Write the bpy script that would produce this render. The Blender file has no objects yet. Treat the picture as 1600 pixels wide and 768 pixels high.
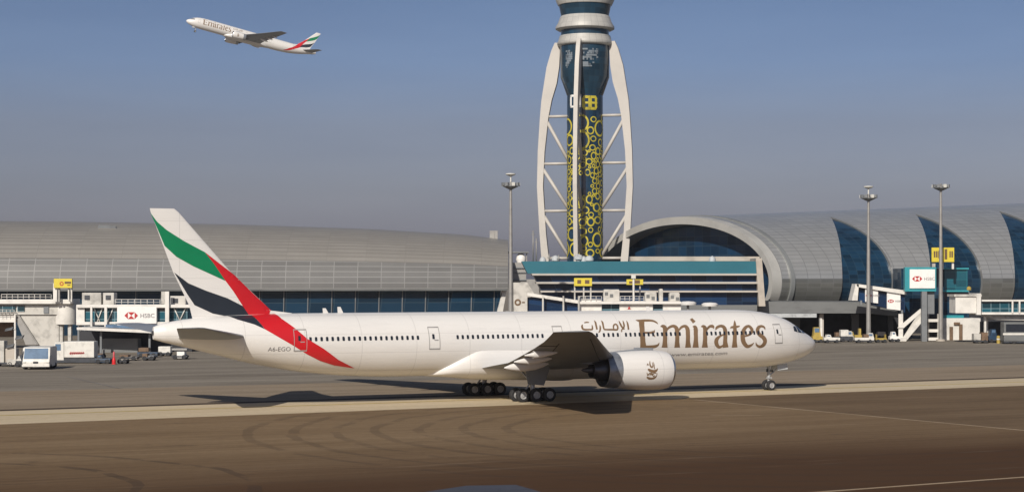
import bpy, bmesh, math, random
from mathutils import Vector, Matrix
R = math.radians
random.seed(7)
S = bpy.context.scene
COL = S.collection

# ------------------------------------------------------------------ camera frame of reference
F, HOR, H = 2900.0, 440.0, 11.6          # focal length (in photo pixels), horizon row, eye height
def P(px, py, D):                        # a point seen at (px, py) that stands D metres away
    return Vector(((px - 800) * D / F, D, H + (HOR - py) * D / F))
def ground_at(px, py):
    D = F * H / (py - HOR)
    return Vector(((px - 800) * D / F, D, 0))

# ------------------------------------------------------------------ materials
def newmat(name):
    m = bpy.data.materials.new(name); m.use_nodes = True
    nt = m.node_tree
    return m, nt, nt.nodes['Principled BSDF']
def N(nt, kind, **kw):
    n = nt.nodes.new(kind)
    for k, v in kw.items():
        if k == 'inp':
            for i, x in v.items(): n.inputs[i].default_value = x
        else: setattr(n, k, v)
    return n
def rgba(c): return (c[0], c[1], c[2], 1)
def mix(nt, fac, a, b, blend='MIX'):
    n = N(nt, 'ShaderNodeMix', data_type='RGBA', blend_type=blend)
    L = nt.links
    for i, x in ((0, fac), (6, a), (7, b)):
        if hasattr(x, 'links'): L.new(x, n.inputs[i])
        else: n.inputs[i].default_value = rgba(x) if i > 1 else x
    return n.outputs[2]
def math_(nt, op, a, b=None):
    n = N(nt, 'ShaderNodeMath', operation=op)
    for i, x in ((0, a), (1, b)):
        if x is None: continue
        if hasattr(x, 'links'): nt.links.new(x, n.inputs[i])
        else: n.inputs[i].default_value = x
    return n.outputs[0]
def noise(nt, vec, scale, detail=4, rough=.55):
    n = N(nt, 'ShaderNodeTexNoise', inp={'Scale': scale, 'Detail': detail, 'Roughness': rough})
    nt.links.new(vec, n.inputs['Vector'])
    return n.outputs['Fac']
def ramp(nt, fac, stops):
    n = N(nt, 'ShaderNodeValToRGB'); e = n.color_ramp.elements
    while len(e) < len(stops): e.new(.5)
    for k, (p, c) in enumerate(stops):
        e[k].position = p; e[k].color = rgba(c)
    nt.links.new(fac, n.inputs[0])
    return n.outputs[0]
def scaled(nt, vec, s):
    n = N(nt, 'ShaderNodeMapping', inp={'Scale': s}); nt.links.new(vec, n.inputs[0]); return n.outputs[0]

def plain(name, c, rough=.5, metal=0., dirt=.12, scale=.8, stretch=(1, 1, 1), bump=0, spec=.5):
    m, nt, b = newmat(name)
    tc = N(nt, 'ShaderNodeTexCoord').outputs['Object']
    v = scaled(nt, tc, stretch)
    f1 = noise(nt, v, scale, 6, .6)
    d = tuple(x * (1 - 2.2 * dirt) for x in c)
    u = tuple(min(1, x * (1 + .5 * dirt)) for x in c)
    col = ramp(nt, f1, [(.28, d), (.5, c), (.75, u)])
    nt.links.new(col, b.inputs['Base Color'])
    b.inputs['Roughness'].default_value = rough; b.inputs['Metallic'].default_value = metal
    b.inputs['Specular IOR Level'].default_value = spec
    if bump:
        bn = N(nt, 'ShaderNodeBump', inp={'Strength': bump, 'Distance': .05}); nt.links.new(f1, bn.inputs['Height'])
        nt.links.new(bn.outputs[0], b.inputs['Normal'])
    return m

def panel(name, c, line, pu, pv, wu, wv, rough=.4, metal=0., var=.15, spec=.5, tilt=0.0, low=None):
    """panelled cladding or glazing laid out in metres along a surface's own u and v"""
    m, nt, b = newmat(name); L = nt.links
    uv = N(nt, 'ShaderNodeUVMap').outputs[0]
    sp = N(nt, 'ShaderNodeSeparateXYZ'); L.new(uv, sp.inputs[0])
    u = math_(nt, 'DIVIDE', sp.outputs[0], pu); v = math_(nt, 'DIVIDE', sp.outputs[1], pv)
    lu = math_(nt, 'LESS_THAN', math_(nt, 'FRACT', u), wu / pu)
    lv = math_(nt, 'LESS_THAN', math_(nt, 'FRACT', v), wv / pv)
    ln = math_(nt, 'MAXIMUM', lu, lv)
    cb = N(nt, 'ShaderNodeCombineXYZ'); L.new(math_(nt, 'FLOOR', u), cb.inputs[0]); L.new(math_(nt, 'FLOOR', v), cb.inputs[1])
    wn = N(nt, 'ShaderNodeTexWhiteNoise', noise_dimensions='2D'); L.new(cb.outputs[0], wn.inputs[0])
    lo = tuple(x * (1 - var) for x in c); hi = tuple(min(1, x * (1 + var)) for x in c)
    base = mix(nt, wn.outputs[0], lo, hi)
    if low:      # panel colour turns darker below a given height up the wall
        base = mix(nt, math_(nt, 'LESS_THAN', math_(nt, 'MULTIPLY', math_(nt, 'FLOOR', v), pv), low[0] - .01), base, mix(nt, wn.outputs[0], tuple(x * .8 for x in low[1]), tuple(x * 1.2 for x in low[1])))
    tc = N(nt, 'ShaderNodeTexCoord').outputs['Object']
    f1 = noise(nt, scaled(nt, tc, (.6, .6, .25)), .35, 6, .6)
    base = mix(nt, math_(nt, 'MULTIPLY', f1, .5), base, tuple(x * .6 for x in c))
    col = mix(nt, ln, base, line)
    L.new(col, b.inputs['Base Color'])
    b.inputs['Roughness'].default_value = rough; b.inputs['Metallic'].default_value = metal
    b.inputs['Specular IOR Level'].default_value = spec
    if tilt:   # each pane is set very slightly out of true, so its reflection differs from the next
        geo = N(nt, 'ShaderNodeNewGeometry')
        wc = N(nt, 'ShaderNodeVectorMath', operation='MULTIPLY_ADD'); L.new(wn.outputs[1], wc.inputs[0])
        wc.inputs[1].default_value = (tilt,) * 3; wc.inputs[2].default_value = (-tilt / 2,) * 3
        ad = N(nt, 'ShaderNodeVectorMath', operation='ADD'); L.new(geo.outputs['Normal'], ad.inputs[0]); L.new(wc.outputs[0], ad.inputs[1])
        no = N(nt, 'ShaderNodeVectorMath', operation='NORMALIZE'); L.new(ad.outputs[0], no.inputs[0])
        L.new(no.outputs[0], b.inputs['Normal'])
    return m

M = {}
M['white'] = plain('aircraft_white', (.72, .695, .66), .28, 0, .025, .25, (.25, 1, 1))
def skin_paint(name, c):
    m, nt, b = newmat(name); L = nt.links
    tc = N(nt, 'ShaderNodeTexCoord').outputs['Object']
    sp = N(nt, 'ShaderNodeSeparateXYZ'); L.new(tc, sp.inputs[0])
    jx = math_(nt, 'LESS_THAN', math_(nt, 'FRACT', math_(nt, 'DIVIDE', sp.outputs[0], 5.6)), .012)
    jz = math_(nt, 'LESS_THAN', math_(nt, 'FRACT', math_(nt, 'DIVIDE', math_(nt, 'ADD', sp.outputs[2], .35), 1.75)), .026)
    j = math_(nt, 'MAXIMUM', jx, jz)
    f = noise(nt, scaled(nt, tc, (.25, 1, 1)), .25, 5, .6)
    g = noise(nt, scaled(nt, tc, (.12, 1.2, 2.2)), 1.6, 6, .7)
    col = ramp(nt, f, [(.3, tuple(x * .95 for x in c)), (.6, c)])
    low = N(nt, 'ShaderNodeMapRange', interpolation_type='SMOOTHSTEP', inp={'From Min': .48, 'From Max': .8, 'To Min': 0, 'To Max': .35}); L.new(g, low.inputs[0])
    col = mix(nt, low.outputs[0], col, tuple(x * .72 for x in c))
    col = mix(nt, math_(nt, 'MULTIPLY', j, .28), col, (.28, .27, .26))
    L.new(col, b.inputs['Base Color'])
    rr = N(nt, 'ShaderNodeMapRange', inp={'To Min': .22, 'To Max': .42}); L.new(g, rr.inputs[0]); L.new(rr.outputs[0], b.inputs['Roughness'])
    return m
M['white'] = skin_paint('aircraft_white', (.72, .70, .672))
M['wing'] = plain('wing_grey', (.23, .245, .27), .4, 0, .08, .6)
M['wingtop'] = plain('fairing_white', (.74, .72, .69), .35, 0, .04, .6)
M['bare'] = plain('bare_metal', (.55, .56, .58), .28, .9, .1, 1.5)
M['darkmetal'] = plain('burnt_metal', (.13, .13, .14), .42, .7, .2, 2)
M['nozzle'] = plain('nozzle_metal', (.36, .38, .41), .34, .6, .15, 1.5)
M['tyre'] = plain('tyre_rubber', (.022, .022, .024), .8, 0, .15, 3)
M['hub'] = plain('hub_alloy', (.42, .42, .42), .45, .3, .15, 5)
M['strut'] = plain('gear_strut', (.42, .43, .44), .45, .2, .2, 3)
M['black'] = plain('black_gap', (.012, .013, .016), .6, 0, .1, 1)
M['cabin'] = plain('cabin_pane', (.02, .025, .035), .15, 0, .1, 2)
M['outline'] = plain('seam_grey', (.30, .29, .28), .6, 0, .1, 2)
M['gold'] = plain('lettering_gold', (.20, .125, .068), .45, 0, .12, .8)
M['grey_text'] = plain('lettering_grey', (.20, .19, .19), .5, 0, .1, 1)
M['green'] = plain('livery_green', (.004, .195, .080), .35, 0, .04, .5)
M['red'] = plain('livery_red', (.53, .012, .018), .35, 0, .04, .5)
M['navy'] = plain('livery_black', (.020, .026, .036), .35, 0, .06, .5)
M['tower_white'] = plain('tower_white', (.47, .445, .41), .55, 0, .06, .12)
M['tower_ring'] = panel('tower_ring_clad', (.47, .46, .43), (.28, .28, .27), 1.7, 1.4, .08, .06, .5, .1, .08)
M['tower_glass'] = panel('tower_glass', (.012, .040, .070), (.018, .035, .05), 1.4, 1.5, .06, .08, .18, 0, .35, tilt=.05)
M['shaft'] = panel('shaft_glass', (.009, .034, .068), (.014, .03, .046), 1.1, 1.7, .06, .08, .22, 0, .5, tilt=.05)
M['yellow'] = plain('tower_yellow', (.50, .42, .04), .5, 0, .2, .5)
M['cabinmark'] = plain('cabin_mark', (.15, .18, .21), .6, 0, .3, .9)
M['palemark'] = plain('pale_mark', (.42, .44, .45), .6, 0, .2, .9)
M['whitemark'] = plain('white_mark', (.72, .72, .70), .6, 0, .05, .9)
M['roofL'] = panel('left_roof_metal', (.335, .315, .285), (.23, .215, .195), 9.0, 1.3, .06, .22, .45, .3, .05)
M['roofLband'] = panel('left_band_metal', (.235, .23, .22), (.32, .315, .30), 5.4, 1.3, .18, .2, .45, .35, .11)
M['glassL'] = panel('left_glass', (.010, .036, .070), (.045, .075, .10), 5.4, 2.3, .14, .12, .2, 0, .5, tilt=.05)
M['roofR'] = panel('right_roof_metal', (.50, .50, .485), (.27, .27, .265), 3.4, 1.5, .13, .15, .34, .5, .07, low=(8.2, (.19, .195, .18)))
M['rim'] = plain('arch_rim', (.46, .45, .42), .5, .2, .08, .15)
M['rimdark'] = plain('arch_rim_dark', (.24, .25, .25), .5, .3, .1, .15)
M['glassR'] = panel('right_glass', (.008, .033, .066), (.028, .06, .085), 2.3, 1.5, .09, .08, .18, 0, .5, tilt=.05)
M['glassEnd'] = panel('arch_glass', (.007, .034, .078), (.03, .06, .09), 3.2, 2.2, .10, .10, .18, 0, .4, tilt=.05)
M['teal'] = plain('teal_panel', (.022, .135, .18), .35, .1, .06, .15)
M['teal_edge'] = plain('teal_edge', (.03, .26, .30), .4, 0, .08, .3)
M['teal_glass'] = panel('teal_glass', (.012, .10, .14), (.02, .15, .18), 2.2, 1.5, .08, .08, .2, 0, .35)
M['slabwhite'] = plain('pale_slab', (.43, .395, .355), .6, 0, .08, .3)
M['glassM'] = panel('office_glass', (.008, .028, .075), (.02, .045, .08), 3.1, 1.9, .09, .07, .22, 0, .7, spec=.3, tilt=.05)
M['beige'] = plain('beige_concrete', (.43, .385, .33), .75, 0, .12, .3)
M['bridge'] = plain('bridge_white', (.68, .655, .61), .5, 0, .12, .5)
M['bridge2'] = plain('bridge_dirty_white', (.50, .48, .44), .6, 0, .2, .6)
M['bridge_glass'] = panel('bridge_glass', (.012, .075, .105), (.20, .30, .34), 1.7, 1.3, .10, .09, .15, 0, .6, tilt=.08)
M['steel'] = plain('galvanised', (.30, .29, .275), .5, .3, .12, .7)
M['greywall'] = plain('grey_cladding', (.15, .155, .155), .6, .1, .15, .2, (1, 1, 4))
M['dark'] = plain('deep_shade_wall', (.035, .036, .042), .8, 0, .3, .3)  # near-black: the deep shade under canopies is put into the wall colour
M['column'] = plain('grey_column', (.17, .18, .19), .6, 0, .1, .4)
M['signyellow'] = plain('sign_yellow', (.62, .50, .04), .5, 0, .06, .8)
M['signbrown'] = plain('sign_brown', (.13, .075, .035), .6, 0, .1, .8)
M['signred'] = plain('sign_red', (.42, .02, .02), .5, 0, .06, 1)
M['signwhite'] = plain('sign_white', (.78, .76, .73), .5, 0, .05, .8)
M['safetyred'] = plain('safety_red', (.62, .015, .018), .5, 0, .06, 3)
M['fadedred'] = plain('faded_red', (.52, .09, .10), .6, 0, .06, 3)
M['vehwhite'] = plain('vehicle_white', (.66, .64, .59), .45, 0, .14, 1.2)
M['vehglass'] = plain('windscreen', (.10, .17, .27), .12, 0, .15, 1)
M['vehblue'] = plain('vehicle_blue', (.02, .05, .10), .4, 0, .2, 1)
M['vehyellow'] = plain('vehicle_yellow', (.40, .29, .06), .5, 0, .15, 1.5)
M['vehdark'] = plain('vehicle_dark', (.04, .045, .055), .5, 0, .3, 1.5)
M['vehbrown'] = plain('crate_brown', (.16, .10, .06), .7, 0, .25, 1.5)
M['lamp'] = plain('lamp_glass', (.62, .61, .56), .3, 0, .08, 3)

# ------------------------------------------------------------------ mesh builder
class MB:
    def __init__(s):
        s.bm = bmesh.new(); s.mi = 0; s.uv = s.bm.loops.layers.uv.new('UVMap'); s.smooth = False
    def face(s, vs, uvs=None):
        try: f = s.bm.faces.new(vs)
        except ValueError: return None
        f.material_index = s.mi; f.smooth = s.smooth
        if uvs:
            for l, q in zip(f.loops, uvs): l[s.uv].uv = q
        return f
    def poly(s, pts, uvs=None):
        return s.face([s.bm.verts.new(p) for p in pts], uvs)
    def box(s, a, b, bevel=0):
        x0, y0, z0 = a; x1, y1, z1 = b
        return s.hexa([(x0, y0, z0), (x1, y0, z0), (x1, y1, z0), (x0, y1, z0)], [(x0, y0, z1), (x1, y0, z1), (x1, y1, z1), (x0, y1, z1)], bevel)
    def hexa(s, lo, hi, bevel=0):
        v = [s.bm.verts.new(p) for p in list(lo) + list(hi)]
        fs = []
        for q in ((0, 1, 5, 4), (1, 2, 6, 5), (2, 3, 7, 6), (3, 0, 4, 7), (4, 5, 6, 7), (3, 2, 1, 0)):
            pts = [v[i].co for i in q]
            e = (pts[1] - pts[0]).length; h = (pts[3] - pts[0]).length
            z0 = pts[0].z if abs(pts[3].z - pts[0].z) > 1e-4 else 0
            fs.append(s.face([v[i] for i in q], [(0, z0), (e, z0), (e, z0 + h), (0, z0 + h)]))
        if bevel:
            ed = list({e for f in fs for e in f.edges})
            r = bmesh.ops.bevel(s.bm, geom=ed, offset=bevel, segments=2, affect='EDGES', profile=.5)
            for f in r['faces']: f.material_index = s.mi
        return fs
    def tube(s, pts, rad, n=10, cap=True, flat=None):
        """round bar along pts; rad is a number or one per point"""
        pts = [Vector(p) for p in pts]
        rr = rad if isinstance(rad, (list, tuple)) else [rad] * len(pts)
        rings = []
        for i, p in enumerate(pts):
            d = (pts[min(i + 1, len(pts) - 1)] - pts[max(i - 1, 0)]).normalized()
            ref = Vector((0, 0, 1)) if abs(d.z) < .9 else Vector((0, 1, 0))
            a = d.cross(ref).normalized(); b = d.cross(a).normalized()
            rings.append([s.bm.verts.new(p + (a * math.cos(2 * math.pi * k / n) + b * math.sin(2 * math.pi * k / n)) * rr[i]) for k in range(n)])
        old = s.smooth; s.smooth = True
        for i in range(len(rings) - 1):
            for k in range(n):
                s.face([rings[i][k], rings[i][(k + 1) % n], rings[i + 1][(k + 1) % n], rings[i + 1][k]])
        s.smooth = old
        if cap:
            s.face(rings[0][::-1]); s.face(rings[-1])
    def lathe(s, o, axis, prof, n=32, cap0=False, cap1=False, uvr=None):
        """surface of revolution; prof = (distance along axis, radius)"""
        o = Vector(o); d = Vector(axis).normalized()
        ref = Vector((0, 0, 1)) if abs(d.z) < .9 else Vector((1, 0, 0))
        a = d.cross(ref).normalized(); b = d.cross(a).normalized()
        rings = [[s.bm.verts.new(o + d * t + (a * math.cos(2 * math.pi * k / n) + b * math.sin(2 * math.pi * k / n)) * r) for k in range(n)] for t, r in prof]
        old = s.smooth; s.smooth = True
        rm = uvr or max(r for _, r in prof); dist = 0
        for i in range(len(rings) - 1):
            step = math.hypot(prof[i + 1][0] - prof[i][0], prof[i + 1][1] - prof[i][1])
            for k in range(n):
                u0, u1 = 2 * math.pi * rm * k / n, 2 * math.pi * rm * (k + 1) / n
                s.face([rings[i][k], rings[i][(k + 1) % n], rings[i + 1][(k + 1) % n], rings[i + 1][k]],
                       [(u0, dist), (u1, dist), (u1, dist + step), (u0, dist + step)])
            dist += step
        s.smooth = old
        if cap0: s.face(rings[0][::-1])
        if cap1: s.face(rings[-1])
    def grid(s, pts, uvs=None, smooth=True, closed=False):
        v = [[s.bm.verts.new(p) for p in row] for row in pts]
        old = s.smooth; s.smooth = smooth
        for i in range(len(v) - 1):
            m = len(v[i])
            for j in range(m if closed else m - 1):
                k = (j + 1) % m
                q = [v[i][j], v[i][k], v[i + 1][k], v[i + 1][j]]
                s.face(q, [uvs[i][j], uvs[i][k], uvs[i + 1][k], uvs[i + 1][j]] if uvs else None)
        s.smooth = old
        return v
    def prism(s, poly, vec):
        """flat polygon with thickness along vec"""
        vec = Vector(vec); a = [s.bm.verts.new(p) for p in poly]; b = [s.bm.verts.new(Vector(p) + vec) for p in poly]
        s.face(a); s.face(b[::-1]); n = len(a)
        for i in range(n): s.face([a[i], b[i], b[(i + 1) % n], a[(i + 1) % n]])
    def build(s, name, mats, parent=None, recalc=True, loc=None):
        bm = s.bm
        if recalc: bmesh.ops.recalc_face_normals(bm, faces=bm.faces[:])
        for e in bm.edges:
            if len(e.link_faces) == 2 and e.calc_face_angle(0) > .72: e.smooth = False
        me = bpy.data.meshes.new(name); bm.to_mesh(me); bm.free()
        for m in (mats if isinstance(mats, (list, tuple)) else [mats]): me.materials.append(M[m] if isinstance(m, str) else m)
        o = bpy.data.objects.new(name, me); COL.objects.link(o)
        if parent: o.parent = parent
        if loc is not None: o.location = loc
        return o

def tag(o, label, cat, group=None):
    o['label'] = label; o['category'] = cat
    if group: o['group'] = group
    return o
def thing(name, label, cat, loc=(0, 0, 0), rz=0, group=None):
    o = bpy.data.objects.new(name, None); COL.objects.link(o)
    o.empty_display_size = 1; o.location = loc; o.rotation_euler = (0, 0, rz)
    return tag(o, label, cat, group)
def copy_child(src, parent, **kw):
    c = src.copy(); COL.objects.link(c); c.parent = parent
    for k, v in kw.items(): setattr(c, k, v)
    return c
class At:
    """a thing's own frame: pixel-measured positions turned into metres from the thing's base"""
    def __init__(s, px, D): s.o = Vector(((px - 800) * D / F, D, 0)); s.D = D
    def p(s, px, py, D=None): return P(px, py, D or s.D) - s.o
    def box(s, mb, x0, x1, y0, y1, near, deep, bevel=0):
        """box whose near face, D=near, covers x0..x1, y0..y1, and that is deep metres deep"""
        a = P(x0, y1, near) - s.o; b = P(x1, y0, near) - s.o
        return mb.box((a.x, a.y, a.z), (b.x, b.y + deep, b.z), bevel)

# ------------------------------------------------------------------ flat artwork
BOLD = [1.0]
def ribbon(pts, w):
    """stroke of varying width as a list of quads (2D); pts (x, y), w one number or one per point"""
    n = len(pts); ws = [x * BOLD[0] for x in w] if isinstance(w, (list, tuple)) else [w] * n
    L, Rr = [], []
    for i in range(n):
        a = pts[max(i - 1, 0)]; b = pts[min(i + 1, n - 1)]
        dx, dy = b[0] - a[0], b[1] - a[1]; l = math.hypot(dx, dy) or 1
        nx, ny = -dy / l * ws[i] / 2, dx / l * ws[i] / 2
        L.append((pts[i][0] + nx, pts[i][1] + ny)); Rr.append((pts[i][0] - nx, pts[i][1] - ny))
    return [[L[i], L[i + 1], Rr[i + 1], Rr[i]] for i in range(n - 1)]
def spline(pts, k=8):
    out = []
    n = len(pts)
    for i in range(n - 1):
        p0, p1, p2, p3 = pts[max(i - 1, 0)], pts[i], pts[i + 1], pts[min(i + 2, n - 1)]
        for j in range(k):
            t = j / k
            out.append(tuple(.5 * (2 * p1[d] + (p2[d] - p0[d]) * t + (2 * p0[d] - 5 * p1[d] + 4 * p2[d] - p3[d]) * t * t + (3 * p1[d] - p0[d] - 3 * p2[d] + p3[d]) * t ** 3) for d in range(len(p1))))
    out.append(tuple(pts[-1])); return out
def brush(pts, k=6):
    """smooth stroke through (x, y, width) points"""
    q = spline(pts, k)
    return ribbon([(a[0], a[1]) for a in q], [a[2] for a in q])
def disc2(cx, cy, r, n=14, ry=None): return [[(cx + r * math.cos(2 * math.pi * k / n), cy + (ry or r) * math.sin(2 * math.pi * k / n)) for k in range(n)]]
def text_polys(body, size=1.0):
    cu = bpy.data.curves.new('lettering', 'FONT'); cu.body = body; cu.size = size; cu.resolution_u = 3
    o = bpy.data.objects.new('lettering', cu); COL.objects.link(o)
    dg = bpy.context.evaluated_depsgraph_get(); dg.update()
    me = bpy.data.meshes.new_from_object(o.evaluated_get(dg))
    polys = [[tuple(me.vertices[i].co[:2]) for i in p.vertices] for p in me.polygons]
    bpy.data.objects.remove(o); bpy.data.curves.remove(cu); bpy.data.meshes.remove(me)
    return polys
def wrap(polys, fn, du=.6, dv=.22, flip=False):
    """lay 2D polygons (u, v) onto a curved surface: fn(u, v) -> point. returns a mesh builder"""
    mb = MB(); bm = mb.bm
    for q in polys:
        if len(q) < 3: continue
        try: bm.faces.new([bm.verts.new((a, b, 0)) for a, b in q])
        except ValueError: pass
    bmesh.ops.triangulate(bm, faces=bm.faces[:])
    xs = [v.co.x for v in bm.verts]; ys = [v.co.y for v in bm.verts]
    for ax, lo, hi, st in ((0, min(xs), max(xs), du), (1, min(ys), max(ys), dv)):
        t = lo + st
        while t < hi:
            co = Vector((t, 0, 0)) if ax == 0 else Vector((0, t, 0)); no = Vector((1, 0, 0)) if ax == 0 else Vector((0, 1, 0))
            bmesh.ops.bisect_plane(bm, geom=bm.verts[:] + bm.edges[:] + bm.faces[:], plane_co=co, plane_no=no, dist=1e-5)
            t += st
    for v in bm.verts: v.co = fn(v.co.x, v.co.y)
    for f in bm.faces: f.smooth = False
    return mb
def on_face(polys, origin, ux, uy):
    """flat artwork set on a plane: origin + u*ux + v*uy"""
    mb = MB(); o, ux, uy = Vector(origin), Vector(ux), Vector(uy)
    for q in polys: mb.poly([o + ux * a + uy * b for a, b in q])
    return mb
def bank_logo(parent, c, w, ux=Vector((1, 0, 0)), uy=Vector((0, 0, 1)), text=True, ring=False):
    """red and white hexagon with four grey letters beside it, w metres wide overall"""
    s = w / 7.2
    tri = [[(-2, 0), (-1, -1), (-1, 1)], [(2, 0), (1, 1), (1, -1)], [(-1, 1), (0, 0), (1, 1)], [(-1, -1), (1, -1), (0, 0)]]
    off = -1.7 if text else 0
    o = on_face([[(x * s + off * s, y * s) for x, y in t] for t in tri], c, ux, uy).build('logo', 'signred', parent)
    if text:
        polys = [[(x * 1.75 * s + .9 * s, y * 1.75 * s - .62 * s) for x, y in q] for q in text_polys('HSBC')]
        on_face(polys, c, ux, uy).build('lettering', 'grey_text', parent)
    return o

# ------------------------------------------------------------------ the airliner
ST = [(0, 4.95, 4.85, .05), (.06, 5.12, 4.66, .25), (.25, 5.35, 4.35, .55), (.8, 5.78, 3.9, 1.0), (1.5, 6.15, 3.56, 1.4), (2.3, 6.6, 3.3, 1.76), (3.2, 7.18, 3.04, 2.1), (4.2, 7.66, 2.83, 2.42), (5.5, 8.08, 2.64, 2.7), (7, 8.38, 2.51, 2.92), (9, 8.58, 2.45, 3.05), (11.5, 8.65, 2.45, 3.1), (14, 8.65, 2.45, 3.1), (30, 8.65, 2.45, 3.1), (48, 8.65, 2.45, 3.1), (50.5, 8.65, 2.47, 3.1), (54, 8.65, 2.62, 3.07), (58.3, 8.64, 3.02, 2.92), (63.4, 8.58, 3.9, 2.45), (67.7, 8.40, 4.98, 1.8), (70.5, 8.12, 5.68, 1.22), (72.3, 7.8, 6.12, .72), (73.1, 7.5, 6.35, .30)]
def pchip(xs, ys, x):
    n = len(xs)
    if x <= xs[0]: return ys[0]
    if x >= xs[-1]: return ys[-1]
    h = [xs[i + 1] - xs[i] for i in range(n - 1)]; d = [(ys[i + 1] - ys[i]) / h[i] for i in range(n - 1)]
    def m(i):
        if i == 0: return d[0]
        if i == n - 1: return d[-1]
        if d[i - 1] * d[i] <= 0: return 0
        w1 = 2 * h[i] + h[i - 1]; w2 = h[i] + 2 * h[i - 1]
        return (w1 + w2) / (w1 / d[i - 1] + w2 / d[i])
    i = max(k for k in range(n - 1) if xs[k] <= x); t = (x - xs[i]) / h[i]
    return (2 * t ** 3 - 3 * t * t + 1) * ys[i] + (t ** 3 - 2 * t * t + t) * h[i] * m(i) + (-2 * t ** 3 + 3 * t * t) * ys[i + 1] + (t ** 3 - t * t) * h[i] * m(i + 1)
SX = [s[0] for s in ST]; SK = [[s[k] for s in ST] for k in (1, 2, 3)]
def sec(x): return [pchip(SX, k, x) for k in SK]
def lerp(tab, v):
    for a, b in zip(tab, tab[1:]):
        if v <= b[0] or b is tab[-1]:
            t = (v - a[0]) / (b[0] - a[0]); return [p + (q - p) * t for p, q in zip(a[1:], b[1:])]
X0 = 37.1
def L3(x, y, z): return Vector((X0 - x, -y, z))      # x aft of the nose, y to starboard, z up -> the thing's own axes
def skin(side, off=.014):
    def fn(x, z):
        t, b, w = sec(x); zc = (t + b) / 2; h = (t - b) / 2
        q = max(-.999, min(.999, (z - zc) / h)); c = math.sqrt(1 - q * q)
        return L3(x, side * (w * c + off * max(c, .1)), z + off * q)
    return fn
# fin: (z, leading x, trailing x, half thickness)
FIN = [(7.0, 59.9, 69.0, .60), (8.3, 61.25, 69.45, .52), (9.4, 62.35, 69.72, .46), (12.5, 65.75, 71.25, .34), (18.0, 70.75, 73.36, .17), (18.3, 71.15, 73.42, .12)]
def airfoil(t):                                       # half thickness along the chord, 0..1
    t = min(max(t, 0), 1)
    return 2.6 * (.2969 * math.sqrt(t) - .126 * t - .3516 * t * t + .2843 * t ** 3 - .1036 * t ** 4) * 1.92 + .006
def finskin(side, off=.02):
    def fn(x, z):
        le, te, h = lerp(FIN, z)
        t = (x - le) / (te - le)
        return L3(x, side * (h * airfoil(t) + off), z)
    return fn

def letters_latin():
    """the airline's flared Latin name, drawn stroke by stroke; x grows to the right, y down"""
    out = []; BOLD[0] = 1.16
    out.append([]); q = out[-1]
    q += ribbon([(8, 165), (10, 200), (14, 270), (20, 340), (24, 386)], [38, 36, 34, 36, 44])
    q += brush([(-38, 158, 3), (-10, 164, 16), (40, 161, 17), (95, 163, 14), (128, 178, 10), (140, 192, 2)])
    q += brush([(20, 262, 16), (70, 262, 14), (102, 258, 20), (112, 244, 6), (114, 236, 1)])
    q += brush([(118, 300, 1), (112, 288, 8), (100, 270, 14)])
    q += brush([(6, 380, 18), (60, 380, 20), (110, 378, 22), (140, 366, 14), (152, 345, 3)])
    out.append([]); q = out[-1]
    q += brush([(160, 212, 3), (178, 208, 22), (196, 222, 30), (198, 270, 30), (198, 340, 32), (196, 387, 42)], 5)
    q += brush([(206, 250, 8), (226, 222, 16), (262, 206, 20), (288, 222, 28), (296, 262, 30), (297, 330, 30), (298, 387, 40)], 5)
    q += brush([(306, 248, 8), (326, 220, 16), (356, 206, 20), (376, 222, 28), (384, 262, 30), (385, 330, 30), (388, 387, 42)], 5)
    out.append([]); q = out[-1]
    q += brush([(424, 210, 6), (440, 214, 26), (448, 240, 30), (450, 320, 30), (450, 387, 44)], 5)
    q += [[(400, 150), (422, 138), (446, 166), (424, 184)]]
    out.append([]); q = out[-1]
    q += brush([(492, 212, 4), (508, 208, 22), (524, 224, 30), (526, 270, 30), (526, 340, 32), (526, 387, 44)], 5)
    q += brush([(532, 250, 8), (548, 222, 15), (570, 206, 20), (590, 210, 22), (597, 226, 4)], 5)
    out.append([]); q = out[-1]
    q += brush([(612, 240, 3), (622, 218, 18), (655, 204, 20), (684, 218, 26), (694, 262, 30), (694, 330, 30), (700, 387, 42)], 5)
    q += brush([(690, 272, 10), (650, 290, 15), (622, 320, 28), (624, 360, 28), (648, 384, 20), (680, 366, 10), (692, 340, 6)], 5)
    out.append([]); q = out[-1]
    q += brush([(770, 155, 3), (772, 190, 20), (774, 250, 28), (774, 330, 30), (776, 387, 42)], 5)
    q += brush([(732, 222, 3), (750, 214, 16), (790, 210, 16), (815, 204, 8)], 5)
    out.append([]); q = out[-1]
    q += brush([(838, 292, 14), (880, 284, 14), (912, 264, 20), (918, 234, 24), (896, 206, 20), (868, 212, 22), (846, 244, 28), (840, 292, 32), (850, 340, 32), (880, 376, 26), (912, 370, 18), (940, 346, 3)], 5)
    out.append([]); q = out[-1]
    q += brush([(1034, 236, 3), (1028, 214, 14), (1002, 204, 18), (976, 216, 24), (968, 244, 28), (986, 276, 28), (1018, 300, 30), (1036, 332, 30), (1022, 366, 26), (992, 380, 20), (964, 366, 14), (956, 342, 3)], 5)
    return out
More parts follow.
